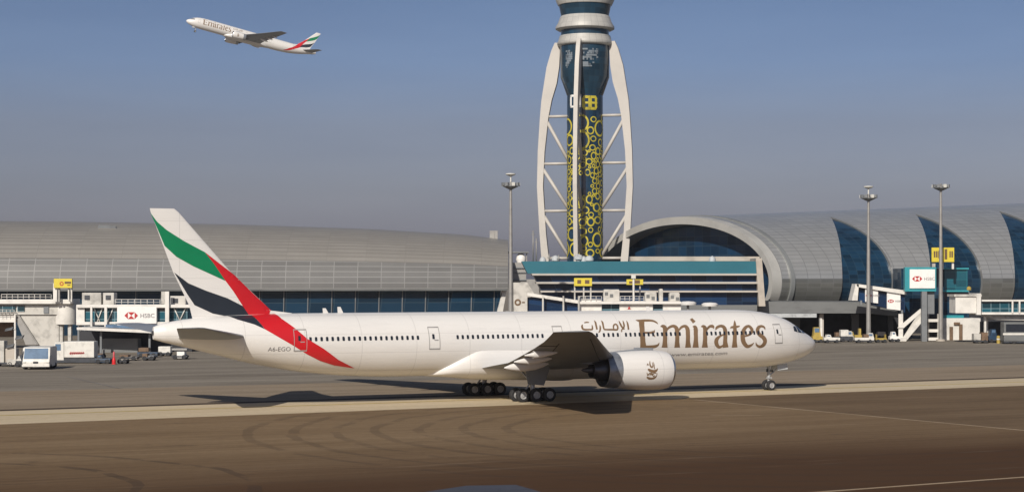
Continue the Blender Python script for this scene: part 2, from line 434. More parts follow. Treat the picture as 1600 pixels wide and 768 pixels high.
def letters_arabic():
    q = []; BOLD[0] = 1.35
    q += brush([(168, 312, 6), (160, 335, 18), (172, 368, 18), (200, 379, 17), (250, 379, 16), (296, 377, 16), (298, 350, 14), (292, 318, 6)], 5)
    q += ribbon([(190, 288), (222, 282), (254, 284)], [10, 13, 8])
    q += brush([(322, 258, 5), (338, 285, 17), (346, 325, 17), (362, 378, 17)], 5)
    q += brush([(396, 318, 5), (402, 350, 16), (404, 380, 16), (394, 408, 12), (376, 418, 3)], 5)
    q += brush([(416, 258, 5), (432, 285, 17), (440, 325, 17), (456, 372, 15), (490, 379, 15), (560, 379, 16), (630, 379, 17), (634, 340, 16), (612, 308, 15), (584, 318, 15), (578, 350, 14), (588, 374, 8)], 5)
    q += brush([(652, 262, 5), (668, 300, 17), (690, 340, 17), (728, 376, 14)], 5)
    q += brush([(706, 258, 5), (716, 300, 16), (720, 340, 16), (700, 374, 14), (682, 386, 6)], 5)
    q += brush([(756, 260, 5), (768, 300, 17), (776, 340, 17), (784, 380, 17)], 5)
    q += ribbon([(684, 392), (694, 402), (690, 414)], [10, 12, 4])
    return q
def calligraphy():
    """gold calligraphic drop on the engine cowling; unit box, y up"""
    q = []; BOLD[0] = 1.25
    q += brush([(.42, 1.0, .02), (.36, .85, .08), (.38, .72, .10), (.50, .66, .07), (.58, .78, .06), (.56, .93, .03)], 4)
    q += brush([(.66, .95, .02), (.68, .8, .06), (.66, .66, .07), (.70, .56, .05)], 4)
    q += brush([(.10, .74, .03), (.18, .84, .05), (.24, .76, .04)], 4)
    q += brush([(.14, .56, .06), (.28, .50, .13), (.44, .46, .12), (.62, .44, .12), (.84, .48, .10), (.95, .60, .03)], 4)
    q += brush([(.06, .38, .04), (.14, .24, .06), (.30, .34, .05), (.48, .26, .06), (.70, .36, .05), (.84, .30, .04)], 4)
    q += brush([(.08, .14, .06), (.26, .07, .09), (.50, .05, .08), (.70, .08, .09), (.86, .18, .05), (.9, .34, .03)], 4)
    q += brush([(.3, .2, .03), (.44, .36, .05), (.6, .18, .05), (.74, .22, .03)], 4)
    return q

GREEN = [(73.37, 17.89), (72.77, 17.09), (71.87, 16.33), (70.28, 15.35), (68.27, 14.32), (67.42, 13.26), (66.33, 11.69), (67.76, 12.32), (69.37, 13.03), (70.96, 13.9), (72.05, 14.89), (72.75, 16.5)]
BLACK = [(71.16, 12.47), (69.83, 11.47), (68.22, 10.8), (66.14, 10.08), (64.63, 9.33), (63.9, 8.38), (65.6, 8.30), (67.53, 8.68), (69.25, 9.47), (69.95, 10.5)]
RED = [(68.27, 14.32), (66.84, 13.26), (65.44, 12.25), (63.57, 10.45), (61.75, 8.85), (61.6, 8.32), (63.95, 8.30), (64.74, 9.44), (65.56, 10.68), (66.33, 11.69), (67.42, 13.26)]
BLACK_BODY = [(63.97, 8.50), (66.2, 8.44), (65.53, 8.12), (64.1, 7.67), (63.2, 7.22)]
RED_BODY = [(61.6, 8.6), (61.34, 8.14), (60.45, 7.38), (59.28, 6.31), (57.67, 5.35), (56.09, 4.28), (54.27, 3.44), (56.39, 3.77), (57.87, 4.23), (59.22, 4.86), (60.69, 5.74), (62.01, 6.5), (63.2, 7.22), (63.97, 8.50)]
# wing stations: y, leading x, trailing x, leading z, trailing z, thickness
WING = [(1.5, 24.6, 41.4, 3.75, 3.05, 1.9), (3.1, 26.0, 41.5, 3.85, 3.2, 1.8), (6.5, 28.3, 41.8, 4.15, 3.6, 1.45), (10.6, 31.0, 42.3, 4.5, 4.0, 1.1), (16, 34.5, 43.9, 5.15, 4.75, .85), (22, 38.4, 45.6, 5.95, 5.65, .62), (27.5, 42.0, 47.2, 6.75, 6.55, .45), (29.6, 43.4, 47.9, 7.1, 6.95, .34), (31.4, 44.7, 48.5, 7.4, 7.32, .2), (32.4, 45.6, 48.85, 7.56, 7.52, .1)]
def foil_loop(n=12):
    ts = [(1 - math.cos(math.pi * k / n)) / 2 for k in range(n + 1)]
    up = [(t, airfoil(t)) for t in ts]
    return [(t, h) for t, h in up[::-1]] + [(t, -.75 * h) for t, h in up[1:-1]]

def make_airliner(label, side, loc, rz, pitch=0, taxiing=True):
    root = thing('airliner', label, 'airliner', loc, rz)
    root.rotation_euler = (0, -pitch, rz)
    # --- fuselage
    mb = MB(); n = 72
    xs = sorted(set([s[0] for s in ST] + [i * 1.0 for i in range(10, 73)] + [.5, 1.1, 1.9, 2.7, 3.7, 4.8, 6.2, 8]))
    rows = []
    for x in xs:
        t, b, w = sec(x); zc = (t + b) / 2; h = (t - b) / 2
        rows.append([L3(x, w * math.sin(2 * math.pi * k / n), zc + h * math.cos(2 * math.pi * k / n)) for k in range(n)])
    v = mb.grid(rows, closed=True); mb.face(v[0]); mb.face(v[-1][::-1])
    fus = mb.build('fuselage', 'white', root)
    # exhaust opening of the tail cone
    mb = MB(); mb.lathe(L3(73.1, 0, 6.95), (-1, 0, 0), [(-.4, .22), (.12, .20), (.12, .13), (-.1, .12)], 14, cap1=True); mb.build('tail_exhaust', 'darkmetal', fus)
    # belly fairing between the wings
    mb = MB(); rows = []
    FA = [(20.5, .1, .05, 2.7), (22, 1.9, .75, 2.95), (24.5, 3.0, 1.35, 3.25), (28, 3.42, 1.72, 3.5), (34, 3.5, 1.82, 3.6), (39, 3.5, 1.85, 3.75), (41.5, 3.42, 1.78, 3.8), (43.3, 3.0, 1.3, 3.5), (44.8, 2.3, .72, 3.05), (46.2, 1.0, .2, 2.62)]
    fx = [a[0] for a in FA]
    for i in range(53):
        x = 20.5 + i * .5 if i < 52 else 46.2
        w, h, zc = [pchip(fx, [a[k] for a in FA], x) for k in (1, 2, 3)]
        ring = []
        for k in range(40):
            c, s_ = math.cos(2 * math.pi * k / 40), math.sin(2 * math.pi * k / 40)
            ring.append(L3(x, w * math.copysign(abs(s_) ** .75, s_), zc + h * math.copysign(abs(c) ** .75, c)))
        rows.append(ring)
    v = mb.grid(rows, closed=True); mb.face(v[0]); mb.face(v[-1][::-1])
    mb.build('belly_fairing', 'white', root)
    # --- wings
    loop = foil_loop()
    for sd in (1, -1):
        mb = MB(); rows = []
        yy = sorted(set([w[0] for w in WING] + [2.3, 5, 8.5, 13, 19, 25, 30.5, 31.9]))
        for y in yy:
            le, te, zl, zt, th = lerp(WING, y) if y > 1.5 else WING[0][1:]
            rows.append([L3(le + (te - le) * t, sd * y, zl + (zt - zl) * t + th * h) for t, h in loop])
        v = mb.grid(rows, closed=True); mb.face(v[-1])
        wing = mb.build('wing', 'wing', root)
        under = lambda y, t: (lambda w_: L3(w_[0] + (w_[1] - w_[0]) * t, sd * y, w_[2] + (w_[3] - w_[2]) * t - w_[4] * .75 * airfoil(t) - .004))(lerp(WING, y))
        for t, ya, yb in ((.70, 4.5, 26.5), (.13, 11.0, 28.5)):
            mb = MB(); mb.tube([under(ya + (yb - ya) * k / 30, t) for k in range(31)], .045, 5); mb.build('flap_seam', 'black', wing)
        for y in (9.0, 12.0, 15.5, 20.0, 25.0):
            mb = MB(); mb.tube([under(y, .70 + .28 * k / 6) for k in range(7)], .04, 5); mb.build('flap_seam', 'black', wing)
        for y, ln, r in ((12.6, 4.6, .40), (17.6, 3.8, .30), (22.4, 3.2, .26)):
            le, te, zl, zt, th = lerp(WING, y)
            mb = MB()
            prof = [(0, .03), (.5, r * .5), (1.4, r * .9), (2.4, r), (ln - 1.6, r * .95), (ln - .6, r * .5), (ln, .04)]
            mb.lathe(L3(te - ln + .75, sd * y, zt - .30), (-1, 0, -.05), prof, 16)
            for vv in mb.bm.verts:
                vv.co.z = zt - .30 + (vv.co.z - (zt - .30)) * 1.25
            mb.build('flap_fairing', 'wingtop', wing)
    # --- engines
    for sd in (1, -1):
        o = L3(24.35, sd * 9.6, 2.95); ax = (-1, 0, .02)
        mb = MB()
        mb.lathe(o, ax, [(.28, 1.80), (.7, 1.89), (1.4, 1.94), (2.6, 1.95), (4.2, 1.88), (5.6, 1.78), (5.9, 1.75), (5.9, 1.70), (4.2, 1.45)], 56)
        eng = mb.build('engine', 'white', root)
        mb = MB(); mb.lathe(o, ax, [(.28, 1.80), (.1, 1.73), (0, 1.655), (.06, 1.60), (.3, 1.56), (1.35, 1.60)], 56); mb.build('inlet_lip', 'bare', eng)
        mb = MB(); mb.lathe(o, ax, [(1.3, 1.6), (1.32, .5), (.75, .3), (.35, .02)], 40)
        for k in range(22):
            a = 2 * math.pi * k / 22
            c0 = Vector((0, math.cos(a), math.sin(a))); c1 = Vector((0, math.cos(a + .2), math.sin(a + .2)))
            mb.poly([o + Vector((-1.05, 0, 0)) + c0 * .45, o + Vector((-1.22, 0, 0)) + c1 * .45, o + Vector((-1.22, 0, 0)) + c1 * 1.55, o + Vector((-1.0, 0, 0)) + c0 * 1.55])
        mb.build('fan', 'darkmetal', eng)
        mb = MB(); mb.lathe(o, ax, [(5.85, 1.735), (6.6, 1.70), (7.3, 1.62), (7.32, 1.57), (6.0, 1.5), (4.3, 1.45)], 56); mb.build('thrust_nozzle', 'nozzle', eng)
        mb = MB(); mb.lathe(o, ax, [(4.2, 1.46), (4.22, 1.25), (5.6, 1.22), (6.7, 1.12), (7.8, .9), (8.5, .76), (8.5, .70), (7.6, .66), (7.5, .42), (8.6, .34), (9.4, .14), (9.6, .01)], 40)
        mb.build('core_nozzle', 'darkmetal', eng)
        mb = MB()      # pylon
        for a, b in (((26.0, 4.80, .10), (28.0, 4.72, .24)), ((28.0, 4.72, .24), (31.5, 4.25, .26)), ((31.5, 4.25, .26), (35.6, 4.1, .06))):
            za0, zb0 = (4.45 if a[0] < 29 else 3.55), (4.3 if b[0] < 29 else (3.55 if b[0] < 33 else 3.9))
            ta, tb = a[1] + .35, b[1] + .5
            mb.hexa([L3(a[0], sd * 9.6 - a[2], za0), L3(b[0], sd * 9.6 - b[2], zb0), L3(b[0], sd * 9.6 + b[2], zb0), L3(a[0], sd * 9.6 + a[2], za0)],
                    [L3(a[0], sd * 9.6 - a[2], ta), L3(b[0], sd * 9.6 - b[2], tb), L3(b[0], sd * 9.6 + b[2], tb), L3(a[0], sd * 9.6 + a[2], ta)])
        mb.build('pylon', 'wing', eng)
        if sd == side:
            def cowl(x, z):
                r = pchip([24.6, 25.05, 25.75, 26.95, 28.55], [1.80, 1.89, 1.94, 1.95, 1.88], x) + .014
                q = max(-.99, min(.99, (z - 2.98) / r))
                return L3(x, sd * (9.6 + r * math.sqrt(1 - q * q)), z)
            if side == 1: mp = lambda x, y: (27.88 - 1.36 * x - .16 * (1 - y) * 0, 2.2 + 1.78 * y)
            else: mp = lambda x, y: (26.5 + 1.36 * x, 2.2 + 1.78 * y)
            wrap([[mp(*p) for p in q] for q in calligraphy()], cowl, .3, .15).build('emblem', 'gold', eng)
    # --- tail
    mb = MB(); rows = []
    for z in (7.0, 8.3, 9.4, 11, 12.5, 14, 16, 18.0, 18.18, 18.3):
        le, te, h = lerp(FIN, z)
        rows.append([L3(le + (te - le) * t, h * a, z) for t, a in [((1 - math.cos(math.pi * k / 14)) / 2, airfoil((1 - math.cos(math.pi * k / 14)) / 2)) for k in range(15)]]
                    + [L3(le + (te - le) * t, -h * a, z) for t, a in [((1 - math.cos(math.pi * k / 14)) / 2, airfoil((1 - math.cos(math.pi * k / 14)) / 2)) for k in range(13, 0, -1)]])
    v = mb.grid(rows, closed=True); mb.face(v[-1])
    # dorsal fillet
    mb.hexa([L3(59.8, -.03, 8.4), L3(62.3, -.3, 8.3), L3(62.3, .3, 8.3), L3(59.8, .03, 8.4)], [L3(59.8, -.02, 8.66), L3(61.9, -.1, 8.92), L3(61.9, .1, 8.92), L3(59.8, .02, 8.66)])
    fin = mb.build('fin', 'white', root)
    for nm, poly, mt, fn in (('livery_stripe', GREEN, 'green', finskin(side)), ('livery_stripe', BLACK, 'navy', finskin(side, .022)), ('livery_stripe', RED, 'red', finskin(side, .03))):
        wrap([poly], fn, .5, .4).build(nm, mt, fin)
    wrap([BLACK_BODY], skin(side, .02), .4, .12).build('livery_stripe', 'navy', fus)
    wrap([RED_BODY], skin(side, .028), .4, .12).build('livery_stripe', 'red', fus)
    SB = [(0.2, 63.9, 70.9, 6.35, .75), (1.5, 64.7, 71.1, 6.5, .66), (10.2, 71.2, 73.85, 7.55, .24), (10.75, 72.2, 73.95, 7.62, .08)]
    for sd in (1, -1):
        mb = MB()
        v = mb.grid([[L3(le + (te - le) * t, sd * y, z + th * h) for t, h in loop] for y, le, te, z, th in SB], closed=True); mb.face(v[-1])
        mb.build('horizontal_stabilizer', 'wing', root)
    # --- doors on the seen side
    for xa, xb, zb, zt in ((7.12, 6.05, 5.1, 7.15), (17.6, 16.5, 5.1, 7.2), (33.55, 32.45, 5.35, 7.22), (47.0, 45.85, 5.12, 7.28), (60.55, 59.3, 5.15, 7.2)):
        cx = (xa + xb) / 2
        w = .055
        fr = [[(xa, zt), (xb, zt), (xb, zt - .09), (xa, zt - .09)], [(xa, zb), (xb, zb), (xb, zb + .11), (xa, zb + .11)],
              [(xa, zb), (xa - w, zb), (xa - w, zt), (xa, zt)], [(xb, zb), (xb + w, zb), (xb + w, zt), (xb, zt)]]
        if taxiing and cx > 16 and cx < 18: continue      # hidden under the lettering
        d = wrap(fr, skin(side, .034), .4, .2).build('door', 'outline', root)
        if taxiing:
            wrap([[(cx + .22, 6.12), (cx - .02, 6.12), (cx - .02, 6.58), (cx + .22, 6.58)]], skin(side, .036), .4, .2).build('door_window', 'cabin', d)
            wrap([[(cx + .02, 5.98), (cx - .4, 5.98), (cx - .4, 6.06), (cx + .02, 6.06)]], skin(side, .036), .4, .2).build('handle', 'outline', d)
    # --- cabin windows
    if taxiing:
        t, b, w = sec(30)
        def cw(x, z, nm='cabin_window'):
            e = .18
            q = [[(x + .12 * c1 * (1 if abs(s1) < .8 else .75), z + .195 * s1) for c1, s1 in ((1, -.7), (.9, -1), (-.9, -1), (-1, -.7), (-1, .7), (-.9, 1), (.9, 1), (1, .7))]]
            return wrap(q, skin(side, .024), .5, .14).build(nm, 'cabin', fus)
        for x0, x1, k in ((48.15, 58.97, 21), (34.75, 43.97, 18), (28.6, 30.17, 4), (26.2, 27.8, 4), (18.9, 25.25, 13), (8.7, 15.6, 14)):
            for i in range(k): cw(x0 + (x1 - x0) * i / (k - 1), 6.27)
    # --- flight deck glazing
    for sd in (1, -1):
        for q in ([(1.86, 6.05), (2.55, 6.12), (2.75, 6.72), (2.3, 6.6)], [(2.66, 6.12), (3.4, 6.2), (3.35, 6.86), (2.86, 6.76)], [(3.5, 6.22), (4.1, 6.36), (3.95, 6.84), (3.45, 6.87)]):
            wrap([q], skin(sd, .016), .3, .2).build('cockpit_window', 'cabin', fus)
    # --- lettering
    if side == 1:
        row = [(145, 23.02, 7.86), (205, 23.36, 7.14), (270, 23.56, 6.35), (340, 23.62, 5.51), (387, 23.59, 4.94)]
        def tm(a, b):
            bx, bz = lerp(row, b) if b > 145 else (23.0, 7.86 + (145 - b) * .012)
            return (bx - .01466 * a, bz - .00021 * a)
        rowa = [(255, 29.97, 7.75), (380, 30.32, 6.83), (420, 30.38, 6.53)]
        def ta(a, b):
            bx, bz = lerp(rowa, b); return (bx - .00861 * (a - 150), bz - .0001 * (a - 150))
    else:
        tm = lambda a, b: (8.3 + (a + 38) * .01466, 4.9 + (387 - b) * .0121)
        ta = lambda a, b: (25.2 + (a - 150) * .0086, 6.7 + (400 - b) * .0074)
    for glyph in letters_latin():
        wrap([[tm(*p) for p in q] for q in glyph], skin(side, .018), .5, .2).build('letter', 'gold', fus)
    wrap([[ta(*p) for p in q] for q in letters_arabic()], skin(side, .02), .5, .2).build('lettering', 'gold', fus)
    if taxiing:
        u = text_polys('www.emirates.com', 1); wd = max(a for q in u for a, b in q)
        wrap([[(19.92 - a * 6.95 / wd, 3.98 + b * .52 + a * .06 / wd) for a, b in q] for q in u], skin(side, .02), .5, .15).build('lettering', 'grey_text', fus)
        u = text_polys('A6-EGO', 1); wd = max(a for q in u for a, b in q)
        wrap([[(62.95 - a * 2.1 / wd, 5.2 + b * .55) for a, b in q] for q in u], skin(side, .02), .5, .15).build('registration', 'grey_text', fus)
        # blade aerials along the spine
        for x, hh in ((54.6, .62), (56.1, .5), (20.5, .45)):
            mb = MB(); mb.hexa([L3(x, -.05, 8.6), L3(x + .55, -.05, 8.6), L3(x + .55, .05, 8.6), L3(x, .05, 8.6)], [L3(x + .3, -.02, 8.6 + hh), L3(x + .6, -.02, 8.6 + hh), L3(x + .6, .02, 8.6 + hh), L3(x + .3, .02, 8.6 + hh)])
            mb.build('aerial', 'white', fus)
    # --- landing gear
    def wheel(parent, x, y, z, r, w, outer):
        mb = MB(); o = L3(x, y - w / 2, z); ax = (0, -1, 0)
        mb.lathe(o, ax, [(0.03, r * .55), (0, r * .62), (0, r * .82), (w * .16, r * .97), (w * .5, r), (w * .84, r * .97), (w, r * .82), (w, r * .62), (w - .03, r * .55)], 28)
        mb.mi = 1
        mb.lathe(o, ax, [(.06, .01), (.05, r * .2), (.10, r * .25), (.12, r * .48), (.03, r * .55)], 20)
        mb.lathe(o, ax, [(w - .06, .01), (w - .05, r * .2), (w - .10, r * .25), (w - .12, r * .48), (w - .03, r * .55)], 20)
        mb.mi = 2
        for k in range(8):
            a = 2 * math.pi * k / 8
            for yy in ((-.004, .05) if outer else (w - .05, w + .004)):
                pass
        return mb.build('wheel', ['tyre', 'hub', 'black'], parent)
    def nose_gear(x, zc, full=True):
        mb = MB()
        mb.tube([L3(x, 0, zc), L3(x + .05, 0, 2.9)], [.13, .2], 14)
        mb.tube([L3(x, -.5, zc), L3(x, .5, zc)], .1, 12)
        mb.tube([L3(x, 0, 1.5), L3(x - 1.6, 0, 2.7)], .09, 10)
        mb.box(L3(x + .22, .28, 1.25), L3(x - .22, -.28, 1.42))
        g = mb.build('nose_gear', 'strut', root)
        for y in (-.42, .42): wheel(g, x, y, zc, .56, .38, True)
        for y in (-.62, .62):
            mb = MB(); mb.hexa([L3(x - 2.0, y, 2.25), L3(x - .7, y, 2.15), L3(x - .7, y * 1.06, 2.15), L3(x - 2.0, y * 1.06, 2.25)], [L3(x - 2.0, y * .8, 2.85), L3(x - .7, y * .8, 2.75), L3(x - .7, y * .86, 2.75), L3(x - 2.0, y * .86, 2.85)]); mb.build('gear_door', 'palemark', g)
        for p0, p1 in ((L3(x - .25, .34, 1.95), L3(x - .32, .08, 2.2)), (L3(x - .25, -.08, 1.95), L3(x - .32, -.34, 2.2)), (L3(x + .3, .34, 1.98), L3(x + .36, .02, 2.3))):
            mb = MB(); mb.box(p0, p1); mb.build('taxi_light', 'vehdark', g)
    nose_gear(5.89, .56)
    if taxiing:
        for sd in (1, -1):
            x, y, z = 37.1, sd * 5.5, .67
            mb = MB()
            mb.tube([L3(x - 1.55, y, z), L3(x + 1.55, y, z)], .2, 12)
            for dx in (-1.45, 0, 1.45): mb.tube([L3(x + dx, y - .75, z), L3(x + dx, y + .75, z)], .12, 12)
            mb.tube([L3(x, y, z), L3(x - .05, y - sd * .15, 1.9), L3(x - .2, y - sd * .4, 3.9)], [.2, .24, .3], 14)
            mb.tube([L3(x, y, 1.7), L3(x + .3, y - sd * 2.4, 3.1)], .12, 10)
            mb.tube([L3(x, y, 1.6), L3(x - 2.2, y - sd * .5, 3.6)], .12, 10)
            mb.tube([L3(x + .9, y, .95), L3(x + .2, y, 1.9)], .09, 8)
            g = mb.build('main_gear', 'strut', root)
            for dx in (-1.45, 0, 1.45):
                for dy in (-.7, .7): wheel(g, x + dx, y + dy, z, .67, .5, dy * sd > 0)
            mb = MB()
            a = y + sd * .42
            mb.hexa([L3(x - 1.0, a, 1.55), L3(x + .75, a, 1.75), L3(x + .75, a + sd * .06, 1.75), L3(x - 1.0, a + sd * .06, 1.55)],
                    [L3(x - 1.6, a + sd * .5, 3.75), L3(x + 1.3, a + sd * .5, 3.6), L3(x + 1.3, a + sd * .56, 3.6), L3(x - 1.6, a + sd * .56, 3.75)])
            mb.build('gear_door', 'wing', g)
    return root

HEAD = .459
PLANE = Vector((-.44, 185.2, 0))
make_airliner('white airliner with red, green and black fin stripes taxiing on the pale taxiway strip', 1, PLANE, HEAD)
fly = P(391, 75, 1015)
make_airliner('small white airliner climbing in the blue sky with nose up', -1, fly, math.pi + R(20), R(13.2), taxiing=False)

# ------------------------------------------------------------------ ground
HV = Vector((math.cos(HEAD), math.sin(HEAD), 0)); SV = Vector((math.sin(HEAD), -math.cos(HEAD), 0))
def uv2w(u, v, z=0): return PLANE + HV * u + SV * v + Vector((0, 0, z))
def ground_mat(name, stops, fine=.18, streak=.5, patches=(), spec=.08):
    m, nt, b = newmat(name); L = nt.links
    pos = N(nt, 'ShaderNodeNewGeometry').outputs['Position']
    mp = N(nt, 'ShaderNodeMapping', vector_type='TEXTURE', inp={'Location': PLANE, 'Rotation': (0, 0, HEAD)}); L.new(pos, mp.inputs[0])
    loc = mp.outputs[0]
    big = noise(nt, scaled(nt, loc, (.10, .55, 1)), .28, 7, .62)          # broad bands that run with the traffic
    st = noise(nt, scaled(nt, loc, (.05, 1.4, 1)), .9, 5, .6)
    gr = noise(nt, scaled(nt, pos, (1, .45, 1)), 1.6, 8, .75)
    f = math_(nt, 'ADD', math_(nt, 'MULTIPLY', big, 1 - streak), math_(nt, 'MULTIPLY', st, streak))
    col = ramp(nt, f, stops)
    col = mix(nt, .6, col, ramp(nt, gr, [(.3, (1 - fine,) * 3), (.7, (1 + fine * .6,) * 3)]), 'MULTIPLY')
    for fn in patches: col = fn(nt, loc, pos, col)
    L.new(col, b.inputs['Base Color'])
    b.inputs['Roughness'].default_value = .85; b.inputs['Specular IOR Level'].default_value = spec
    bn = N(nt, 'ShaderNodeBump', inp={'Strength': .25, 'Distance': .02}); L.new(gr, bn.inputs['Height']); L.new(bn.outputs[0], b.inputs['Normal'])
    return m
def tyre_arcs(cu, cv, r0, r1, width, amount, pitch=3.2):
    """worn tyre arcs: dark rings round (cu, cv) between two radii"""
    def fn(nt, loc, pos, col):
        d = N(nt, 'ShaderNodeVectorMath', operation='DISTANCE'); nt.links.new(loc, d.inputs[0]); d.inputs[1].default_value = (cu, cv, 0)
        wob = noise(nt, scaled(nt, pos, (.08, .08, .08)), 1.0, 3)
        dd = math_(nt, 'ADD', d.outputs['Value'], math_(nt, 'MULTIPLY', wob, 2.6))
        ringf = math_(nt, 'LESS_THAN', math_(nt, 'FRACT', math_(nt, 'DIVIDE', dd, pitch)), width / pitch)
        ins = math_(nt, 'MULTIPLY', math_(nt, 'GREATER_THAN', d.outputs['Value'], r0), math_(nt, 'LESS_THAN', d.outputs['Value'], r1))
        br = noise(nt, scaled(nt, pos, (.25, .25, .25)), 1.0, 4)
        br = math_(nt, 'MULTIPLY', math_(nt, 'GREATER_THAN', br, .42), br)
        return mix(nt, math_(nt, 'MULTIPLY', math_(nt, 'MULTIPLY', ringf, ins), math_(nt, 'MULTIPLY', br, amount)), col, (.045, .032, .024))
    return fn
def stains(amount):
    # oil spots and scuffs, irregular and sparse, drawn out along the traffic
    def fn(nt, loc, pos, col):
        a = noise(nt, scaled(nt, loc, (.22, .7, 1)), .55, 6, .7)
        t = N(nt, 'ShaderNodeMapRange', interpolation_type='SMOOTHSTEP', inp={'From Min': .60, 'From Max': .72, 'To Min': 0, 'To Max': amount}); nt.links.new(a, t.inputs[0])
        col = mix(nt, t.outputs[0], col, (.05, .036, .026))
        b = noise(nt, scaled(nt, loc, (.03, .35, 1)), 1.3, 6, .7)
        t = N(nt, 'ShaderNodeMapRange', interpolation_type='SMOOTHSTEP', inp={'From Min': .58, 'From Max': .74, 'To Min': 0, 'To Max': amount * .7}); nt.links.new(b, t.inputs[0])
        return mix(nt, t.outputs[0], col, (.27, .20, .135))
    return fn
def vignette_zone(v0, v1, c, amount, wob=10):
    """vignette painted into the ground colour: colour c fades in across v0..v1 (metres to starboard of the taxi line)"""
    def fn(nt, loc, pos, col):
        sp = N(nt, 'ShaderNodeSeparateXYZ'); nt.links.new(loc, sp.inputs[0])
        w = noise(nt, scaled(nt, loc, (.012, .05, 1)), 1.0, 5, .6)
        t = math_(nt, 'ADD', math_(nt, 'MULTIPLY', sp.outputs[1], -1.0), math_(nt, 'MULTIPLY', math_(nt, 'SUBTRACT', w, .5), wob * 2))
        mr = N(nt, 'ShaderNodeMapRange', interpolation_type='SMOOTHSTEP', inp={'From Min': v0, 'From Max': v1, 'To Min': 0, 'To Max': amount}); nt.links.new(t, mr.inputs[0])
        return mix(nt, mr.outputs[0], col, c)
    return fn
M['apron'] = ground_mat('apron_concrete', [(.34, (.145, .122, .098)), (.5, (.22, .192, .155)), (.66, (.29, .255, .21))], .2, .35)
M['tarmac_far'] = ground_mat('tarmac_beyond', [(.34, (.19, .148, .102)), (.5, (.27, .213, .152)), (.68, (.34, .275, .205))], .18, .5)
M['strip'] = ground_mat('pale_strip', [(.28, (.42, .335, .222)), (.5, (.53, .435, .298)), (.72, (.60, .50, .36))], .16, .6)
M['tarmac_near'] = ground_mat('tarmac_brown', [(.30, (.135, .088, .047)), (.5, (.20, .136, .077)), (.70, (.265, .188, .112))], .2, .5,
                              (vignette_zone(34, 74, (.062, .030, .013), .92, 16), tyre_arcs(4, -44, 22, 46, .8, .5, 3.4), tyre_arcs(-72, -58, 16, 30, .7, .8, 6.5), tyre_arcs(-60, -160, 84, 104, .6, .35, 7.0), stains(.6)))
M['seam'] = ground_mat('dark_edge_seam', [(.3, (.05, .036, .027)), (.6, (.085, .062, .046))], .2, .5)
M['paint_tan'] = ground_mat('worn_tan_paint', [(.3, (.26, .19, .12)), (.6, (.40, .31, .21))], .3, .2)
M['paint_yellow'] = ground_mat('worn_yellow_paint', [(.3, (.35, .25, .06)), (.6, (.52, .40, .12))], .3, .2)
M['faded_line'] = ground_mat('faded_line_paint', [(.3, (.16, .145, .13)), (.6, (.24, .22, .20))], .3, .2)
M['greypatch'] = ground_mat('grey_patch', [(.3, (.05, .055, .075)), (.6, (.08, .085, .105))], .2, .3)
def sheet(name, pts, z, mt):
    mb = MB(); mb.poly([(p.x, p.y, z) for p in pts]); o = mb.build(name, mt); o['kind'] = 'structure'; return o
mb = MB(); mb.poly([(-9000, -300, 0), (9000, -300, 0), (9000, 14000, 0), (-9000, 14000, 0)]); o = mb.build('ground', 'apron'); o['kind'] = 'structure'
UL, UR = -400, 420
far = lambda u: -5.0 - .03 * u
near = lambda u: 9.4 - .055 * u
sheet('taxiway_edge', [uv2w(UL, -32.2), uv2w(UR, -36.5), uv2w(UR, far(UR)), uv2w(UL, far(UL))], .004, 'tarmac_far')
sheet('taxiway_strip', [uv2w(UL, far(UL)), uv2w(UR, far(UR)), uv2w(UR, near(UR)), uv2w(UL, near(UL))], .008, 'strip')
sheet('strip_seam', [uv2w(UL, far(UL) - 1.6), uv2w(UR, far(UR) - 2.6), uv2w(UR, far(UR)), uv2w(UL, far(UL))], .012, 'seam')
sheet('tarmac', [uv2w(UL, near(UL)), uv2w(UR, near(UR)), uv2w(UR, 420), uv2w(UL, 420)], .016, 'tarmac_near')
M['tarmac_dark'] = ground_mat('tarmac_darker', [(.30, (.098, .064, .036)), (.5, (.145, .098, .057)), (.70, (.20, .14, .085))], .2, .5, (stains(.6),))
sheet('tarmac_wedge', [ground_at(1065, 621.5), ground_at(1090, 625), ground_at(1700, 681.3), uv2w(150, near(150)) + SV * .3], .020, 'tarmac_dark')
def line(name, a, b, w, mt, z):
    a, b = a.copy(), b.copy(); d = (b - a).normalized(); n = Vector((-d.y, d.x, 0)) * w / 2
    return sheet(name, [a + n, b + n, b - n, a - n], z, mt)
line('taxi_line', uv2w(-120, 3.4), uv2w(120, -1.4), .45, 'paint_yellow', .020)
a, b = ground_at(1085, 624), ground_at(1600, 672)
line('painted_line', a, b + (b - a) * .3, .42, 'paint_tan', .024)
a, b = ground_at(1270, 769), ground_at(1600, 745)
line('painted_line', a - (b - a) * .3, b + (b - a) * .4, .42, 'paint_tan', .024)
a, b = ground_at(1180, 681), ground_at(1290, 676)
line('painted_line', ground_at(1110, 648), ground_at(1190, 648.5), .3, 'paint_tan', .024)
line('apron_line', ground_at(105, 588), ground_at(186, 606), .35, 'faded_line', .024)
# blue-grey patch on the ground near the eye, squared slab joints on the strip
sheet('bluegrey_patch', [ground_at(662, 768.5), ground_at(728, 758.5), ground_at(806, 757), ground_at(846, 768.5), ground_at(850, 790), ground_at(640, 790)], .024, 'greypatch')

